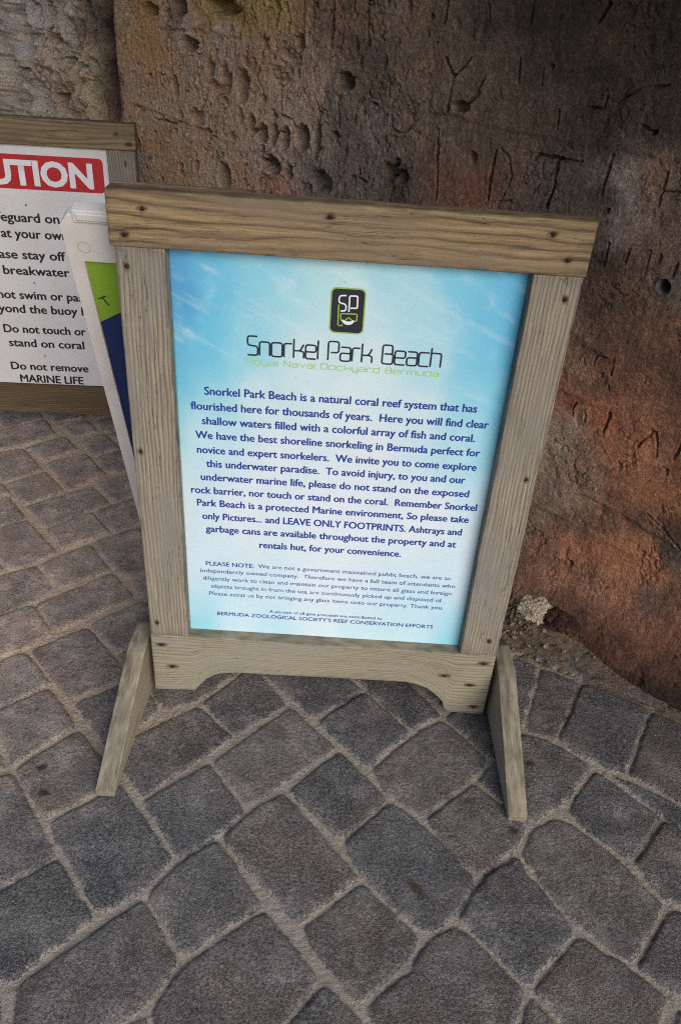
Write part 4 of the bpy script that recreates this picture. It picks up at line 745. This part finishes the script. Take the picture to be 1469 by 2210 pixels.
# ------------------------------------------------------------------ the caution sign behind
def build_caution_sign():
    px, py = -.80, 1.205
    yaw = math.radians(3.0)
    t = thing('caution_sign', 'timber framed white sign with a red caution banner at the left behind the others', 'sign', (px, py, 0), (0, 0, yaw))
    wm = wood('brown_pine', rgba(140, 120, 90), rgba(116, 98, 72), rgba(80, 66, 48), rgba(104, 90, 70), 80)
    wg = wood('aged_pine', rgba(140, 130, 116), rgba(120, 110, 98), rgba(86, 78, 68), rgba(112, 104, 94), 120)
    wd = wood('dark_pine', rgba(112, 92, 66), rgba(92, 74, 52), rgba(62, 50, 36), rgba(80, 66, 48), 80)
    ir = plain('dark_screw', rgba(40, 30, 24), .7)
    x_r = -.643-px; W = .80; x_l = x_r-W
    top = 1.050
    board('top_rail', wm, t, W, .074, .040, (x_l, -.003, top), (1, 0, 0), (0, 0, -1), seed=41, rust=[(x_r-.055, top-.03, .006, 2), (x_r-.02, top-.055, .008, 2)])
    board('stile', wg, t, .976-.20, .0835, .038, (x_r-.0875, 0.0, .20), (0, 0, 1), (1, 0, 0), seed=42, rust=[(x_r-.035, .94, .006, 2)])
    board('stile', wg, t, .976-.20, .0835, .038, (x_l+.004, 0.0, .20), (0, 0, 1), (1, 0, 0), seed=43)
    PX = np.array([-.40, -.30, -.285, -.26, -.22, .22, .26, .285, .30, .40]); PZ = np.array([.02, .02, .045, .072, .09, .09, .072, .045, .02, .02])
    def rs(V):
        V = V.copy(); zb = np.interp(V[:, 0]-.40, PX, PZ); V[:, 1] = V[:, 1]/.18*(.1995-zb); return V
    board('bottom_rail', wd, t, W, .18, .036, (x_l, .001, .1995), (1, 0, 0), (0, 0, -1), seed=44, shape=rs)
    top_p = np.array([(-.25, .014), (-.01, .15), (.06, .15), (.25, .014)])
    for xx, sd_ in ((x_l-.042, 46), (x_r+.001, 47)):
        def fs(V):
            V = V.copy(); V[:, 1] = V[:, 1]/.16*np.interp(-.21+V[:, 0], top_p[:, 0]*.84, top_p[:, 1]); return V
        board('foot', wg, t, .42, .16, .04, (xx, -.21, 0), (0, 1, 0), (0, 0, 1), seed=sd_, shape=fs)
    yp = .012
    p_w = NT('white_sheet'); oc = p_w.n('TexCoord').outputs['Object']
    c = p_w.mix(p_w.maprange(p_w.noise(oc, 9, 4), .3, .75, 0, .5), rgba(200, 197, 198), rgba(178, 172, 170))
    p_w.out(c, .45, None, .4)
    pn = rounded_rect('panel', x_l+.085, .196, x_r-.0865, .979, .002, yp, .004, p_w.m, t)
    # banner
    bx1, bx0 = -.748-px, None
    cx = (x_l+.085+x_r-.0865)/2; half = bx1-cx
    red = NT('red_banner'); oc = red.n('TexCoord').outputs['Object']
    red.out(red.mix(red.maprange(red.noise(oc, 30, 4), .3, .7, 0, .5), rgba(172, 32, 40), rgba(146, 24, 32)), .45, None, .4)
    bn = rounded_rect('banner', cx-half, .848, bx1, .947, .013, yp-.0006, .0005, red.m, pn)
    wh = plain('white_lettering', rgba(206, 204, 206), .5); bl = plain('black_lettering', rgba(34, 30, 32), .5)
    # heading: fit the visible UTION to its measured extent
    me, v = text_raw('CAUTION', .035); me2, v2 = text_raw('CA', .035)
    full = v[:, 0].max()-v[:, 0].min(); bpy.data.meshes.remove(me); bpy.data.meshes.remove(me2)
    me3, v3 = text_raw('N', .035); wN = v3[:, 0].max()-v3[:, 0].min(); bpy.data.meshes.remove(me3)
    me4, v4 = text_raw('TION', .035); wT = v4[:, 0].max()-v4[:, 0].min(); bpy.data.meshes.remove(me4)
    k = (-.780+1.022)/wT; x1 = -.780-px
    text_block('banner_text', [('CAUTION', x1-full*k, x1, .8625, .0675, -.040)], yp-.0012, wh, bn)
    items = []
    for pre, fr, suf, a, b, z in CTEXT:
        ext = lambda s: (lambda mv: (mv[1][:, 0].min(), mv[1][:, 0].max(), bpy.data.meshes.remove(mv[0])))(text_raw(s, .02))
        f0, f1, _ = ext(fr); w0, w1, _ = ext(pre+fr+suf); p0 = 0.0
        if pre: q0, q1, _ = ext(pre+fr); p0 = (q1-q0)-(f1-f0)
        k = (b-a)/(f1-f0); xa = a-p0*k
        items.append((pre+fr+suf, xa-px, xa+(w1-w0)*k-px, z, .0280, .032))
    for a_ in range(len(items)): text_block('rule_text', items[a_:a_+1], yp-.0006, bl, pn)
    for sx, sz_ in ((-.992, .801), (-1.003, .558), (-1.005, .305)):
        o = nail(pn, sx-px, yp-.0004, sz_, .0032, plain('screw_head', rgba(130, 120, 112), .35))
        o.name = 'screw'; o.data.name = 'screw'
    return t

# ------------------------------------------------------------------ folded plastic sign leaning on the big one
def build_plastic_sign():
    lean = math.radians(20.5)
    base_y = .07+1.083*math.tan(lean)
    t = thing('plastic_sign', 'white plastic folding sign with green and navy poster leaning behind the large sign', 'sign', (-.503, base_y, 0), (lean, 0, 0))
    n = NT('white_plastic'); oc = n.n('TexCoord').outputs['Object']
    c = n.mix(n.maprange(n.noise(oc, 11, 5, .6), .35, .75, 0, .55), rgba(206, 200, 196), rgba(176, 166, 158))
    n.out(c, .42, n.bump(n.noise(oc, 260, 2), .08, .001), .45); wm = n.m
    Wd, H = .63, 1.183
    def moulded(name, y0, th, parent, inner):
        # frame outline with chamfered top corners and a rectangular opening
        bm = bmesh.new(); ox, oz, iz = inner
        outer = [(0, .0), (Wd, .0), (Wd, H-.022), (Wd-.016, H), (.016, H), (0, H-.022)]
        inn = [(ox, oz), (Wd-ox, oz), (Wd-ox, iz), (Wd-ox-.002, iz+.002), (ox+.002, iz+.002), (ox, iz)]
        rows = [[bm.verts.new((x, y, z)) for x, z in ring] for y, ring in ((y0, outer), (y0, inn), (y0+.010, inn), (y0+th, outer))]
        for a, b in ((0, 1), (1, 2), (3, 0)):
            for k in range(6): bm.faces.new((rows[a][k], rows[a][(k+1) % 6], rows[b][(k+1) % 6], rows[b][k]))
        bm.faces.new(rows[3]); bm.faces.new(rows[2])
        bmesh.ops.recalc_face_normals(bm, faces=bm.faces)
        me = bpy.data.meshes.new(name); bm.to_mesh(me); bm.free()
        o = add(name, me, wm, parent); md = o.modifiers.new('bevel', 'BEVEL'); md.width = .004; md.segments = 3; md.limit_method = 'ANGLE'
        me.polygons.foreach_set('use_smooth', np.full(len(me.polygons), True)); 
        wnm = o.modifiers.new('wn', 'WEIGHTED_NORMAL'); wnm.keep_sharp = True
        return o
    fr = moulded('front_frame', 0.0, .026, t, (.027, .10, 1.083))
    bk = moulded('back_frame', .030, .026, t, (.027, .10, 1.083)); bk.location.z = -.016
    # moulded carrying grip on the top edge
    bm = bmesh.new()
    for (x0, x1, y0, y1, z0, z1) in ((.027, .100, -.004, .022, H-.012, H+.012), (.034, .094, -.007, -.004, H-.006, H+.007), (.106, .524, .004, .020, H-.004, H+.006), (.530, .603, -.004, .022, H-.012, H+.012)):
        r = bmesh.ops.create_cube(bm, size=1); bmesh.ops.scale(bm, vec=(x1-x0, y1-y0, z1-z0), verts=r['verts']); bmesh.ops.translate(bm, vec=((x0+x1)/2, (y0+y1)/2, (z0+z1)/2), verts=r['verts'])
    me = bpy.data.meshes.new('grip'); bm.to_mesh(me); bm.free(); g = add('grip', me, wm, fr)
    md = g.modifiers.new('bevel', 'BEVEL'); md.width = .0025; md.segments = 2
    # round moulding mark
    bm = bmesh.new(); ring = [(.033+.011*math.cos(a), 1.117+.011*math.sin(a)) for a in np.linspace(0, 2*math.pi, 28, endpoint=False)]
    ribbon(bm, ring, .0014, lambda p: (p[0], -.0006, p[1]), True)
    for f in bm.faces:
        f.normal_update()
        if f.normal.y > 0: f.normal_flip()
    me = bpy.data.meshes.new('boss'); bm.to_mesh(me); bm.free(); add('boss', me, plain('plastic_boss', rgba(172, 164, 157), .5), fr)
    # poster: lime above, navy below a slanting edge
    pn = NT('poster'); oc = pn.n('TexCoord').outputs['Object']; sp = pn.n('SeparateXYZ'); pn.set(sp.inputs[0], oc)
    e = pn.math('SUBTRACT', sp.outputs[2], pn.math('ADD', pn.math('MULTIPLY', sp.outputs[0], .62), .920))
    pn.out(pn.mix(pn.math('GREATER_THAN', e, 0.0), rgba(24, 40, 88), rgba(122, 156, 44)), .4, None, .4)
    po = rounded_rect('poster', .0272, .1, Wd-.0272, 1.0845, .001, .0062, .003, pn.m, fr)
    bm = bmesh.new(); th = math.radians(28)
    R = lambda p: (.050+p[0]*math.cos(th)-p[1]*math.sin(th), .983+p[0]*math.sin(th)+p[1]*math.cos(th))
    for i, s in enumerate(([(-.009, .018), (.009, .018)], [(0, .018), (0, -.004)])):
        ribbon(bm, [R(p) for p in s], .0026, lambda p, i=i: (p[0], .0057-.0001*i, p[1]))
    for f in bm.faces:
        f.normal_update()
        if f.normal.y > 0: f.normal_flip()
    me = bpy.data.meshes.new('poster_text'); bm.to_mesh(me); bm.free(); add('poster_text', me, plain('dark_ink', rgba(26, 34, 40), .5), po)
    return t

JOFF = 1
# ------------------------------------------------------------------ unseen rock around the picture, shaping the light
def build_shade_rock():
    # unseen rock roof placed to keep the overhead sky off, open towards the right and behind the photographer
    s = np.linspace(-2.2, .75, 60); o = np.linspace(-.25, 1.75, 40); S, O = np.meshgrid(s, o, indexing='ij')
    parts, faces, off = [], [], 0
    for k in (0, 1):
        z = 2.35 + .38*np.sin(np.clip((O+.25)/2.0, 0, 1)*math.pi*.62) + .05*fbm(S*1.5, O*1.5, 4, 301) + k*.5
        co = WP0+S[..., None]*WT+O[..., None]*WN; co[..., 2] = z
        parts.append(co.reshape(-1, 3)); faces.append(grid_faces(*S.shape, off, flip=bool(k))); off += S.size
    nx, ny = S.shape; rim = []
    idx = np.arange(nx*ny).reshape(nx, ny); loop = np.concatenate([idx[:, 0], idx[-1, 1:], idx[::-1, -1][1:], idx[0, ::-1][1:-1]])
    for a, b in zip(loop, np.roll(loop, -1)): rim.append((a, b, b+nx*ny, a+nx*ny))
    me = mesh_np('shade_roof', np.concatenate(parts), np.concatenate(faces+[np.array(rim)]))
    n = NT('roof_rock'); oc = n.n('TexCoord').outputs['Object']; f = n.noise(oc, 5, 6, .65)
    n.out(n.ramp(f, [(.3, rgba(70, 58, 48)), (.55, rgba(112, 96, 80)), (.75, rgba(140, 122, 104))]), .9, n.bump(f, .8, .05), .2)
    ob = add('shade_roof', me, n.m)
    ob['label'] = 'unseen rough rock roof over the signs, placed to block overhead sky'; ob['category'] = 'roof'
    bm = bmesh.new(); bm.from_mesh(me); bmesh.ops.recalc_face_normals(bm, faces=bm.faces); bm.to_mesh(me); bm.free()
    # unseen rock upright to the right, placed so its shadow darkens that end
    x0, x1, y0, y1 = 1.45, 2.6, -.80, .5
    u = np.concatenate([np.linspace(0, y1-y0, 40), (y1-y0)+np.linspace(.03, x1-x0, 38)]); zz = np.linspace(-.02, 2.42, 80)
    U, Z = np.meshgrid(u, zz, indexing='ij'); A = y1-y0
    dd = .03*fbm(U*3, Z*2.5, 5, 330)+.01*fbm(U*14, Z*9, 4, 331)
    X = np.where(U < A, x0-dd, x0+(U-A)); Y = np.where(U < A, y1-U, y0-dd)
    me = mesh_np('shade_pier', np.stack([X, Y, Z], -1).reshape(-1, 3), grid_faces(*U.shape, flip=True))
    jb = add('shade_pier', me, n.m); sol = jb.modifiers.new('solid', 'SOLIDIFY'); sol.thickness = .35; sol.offset = JOFF
    jb['label'] = 'unseen rough rock upright beside the red end of the rock wall, placed for its shadow'; jb['category'] = 'pillar'

build_ground()
build_wall()
build_shade_rock()
build_main_sign()
build_caution_sign()
build_plastic_sign()
build_grit()
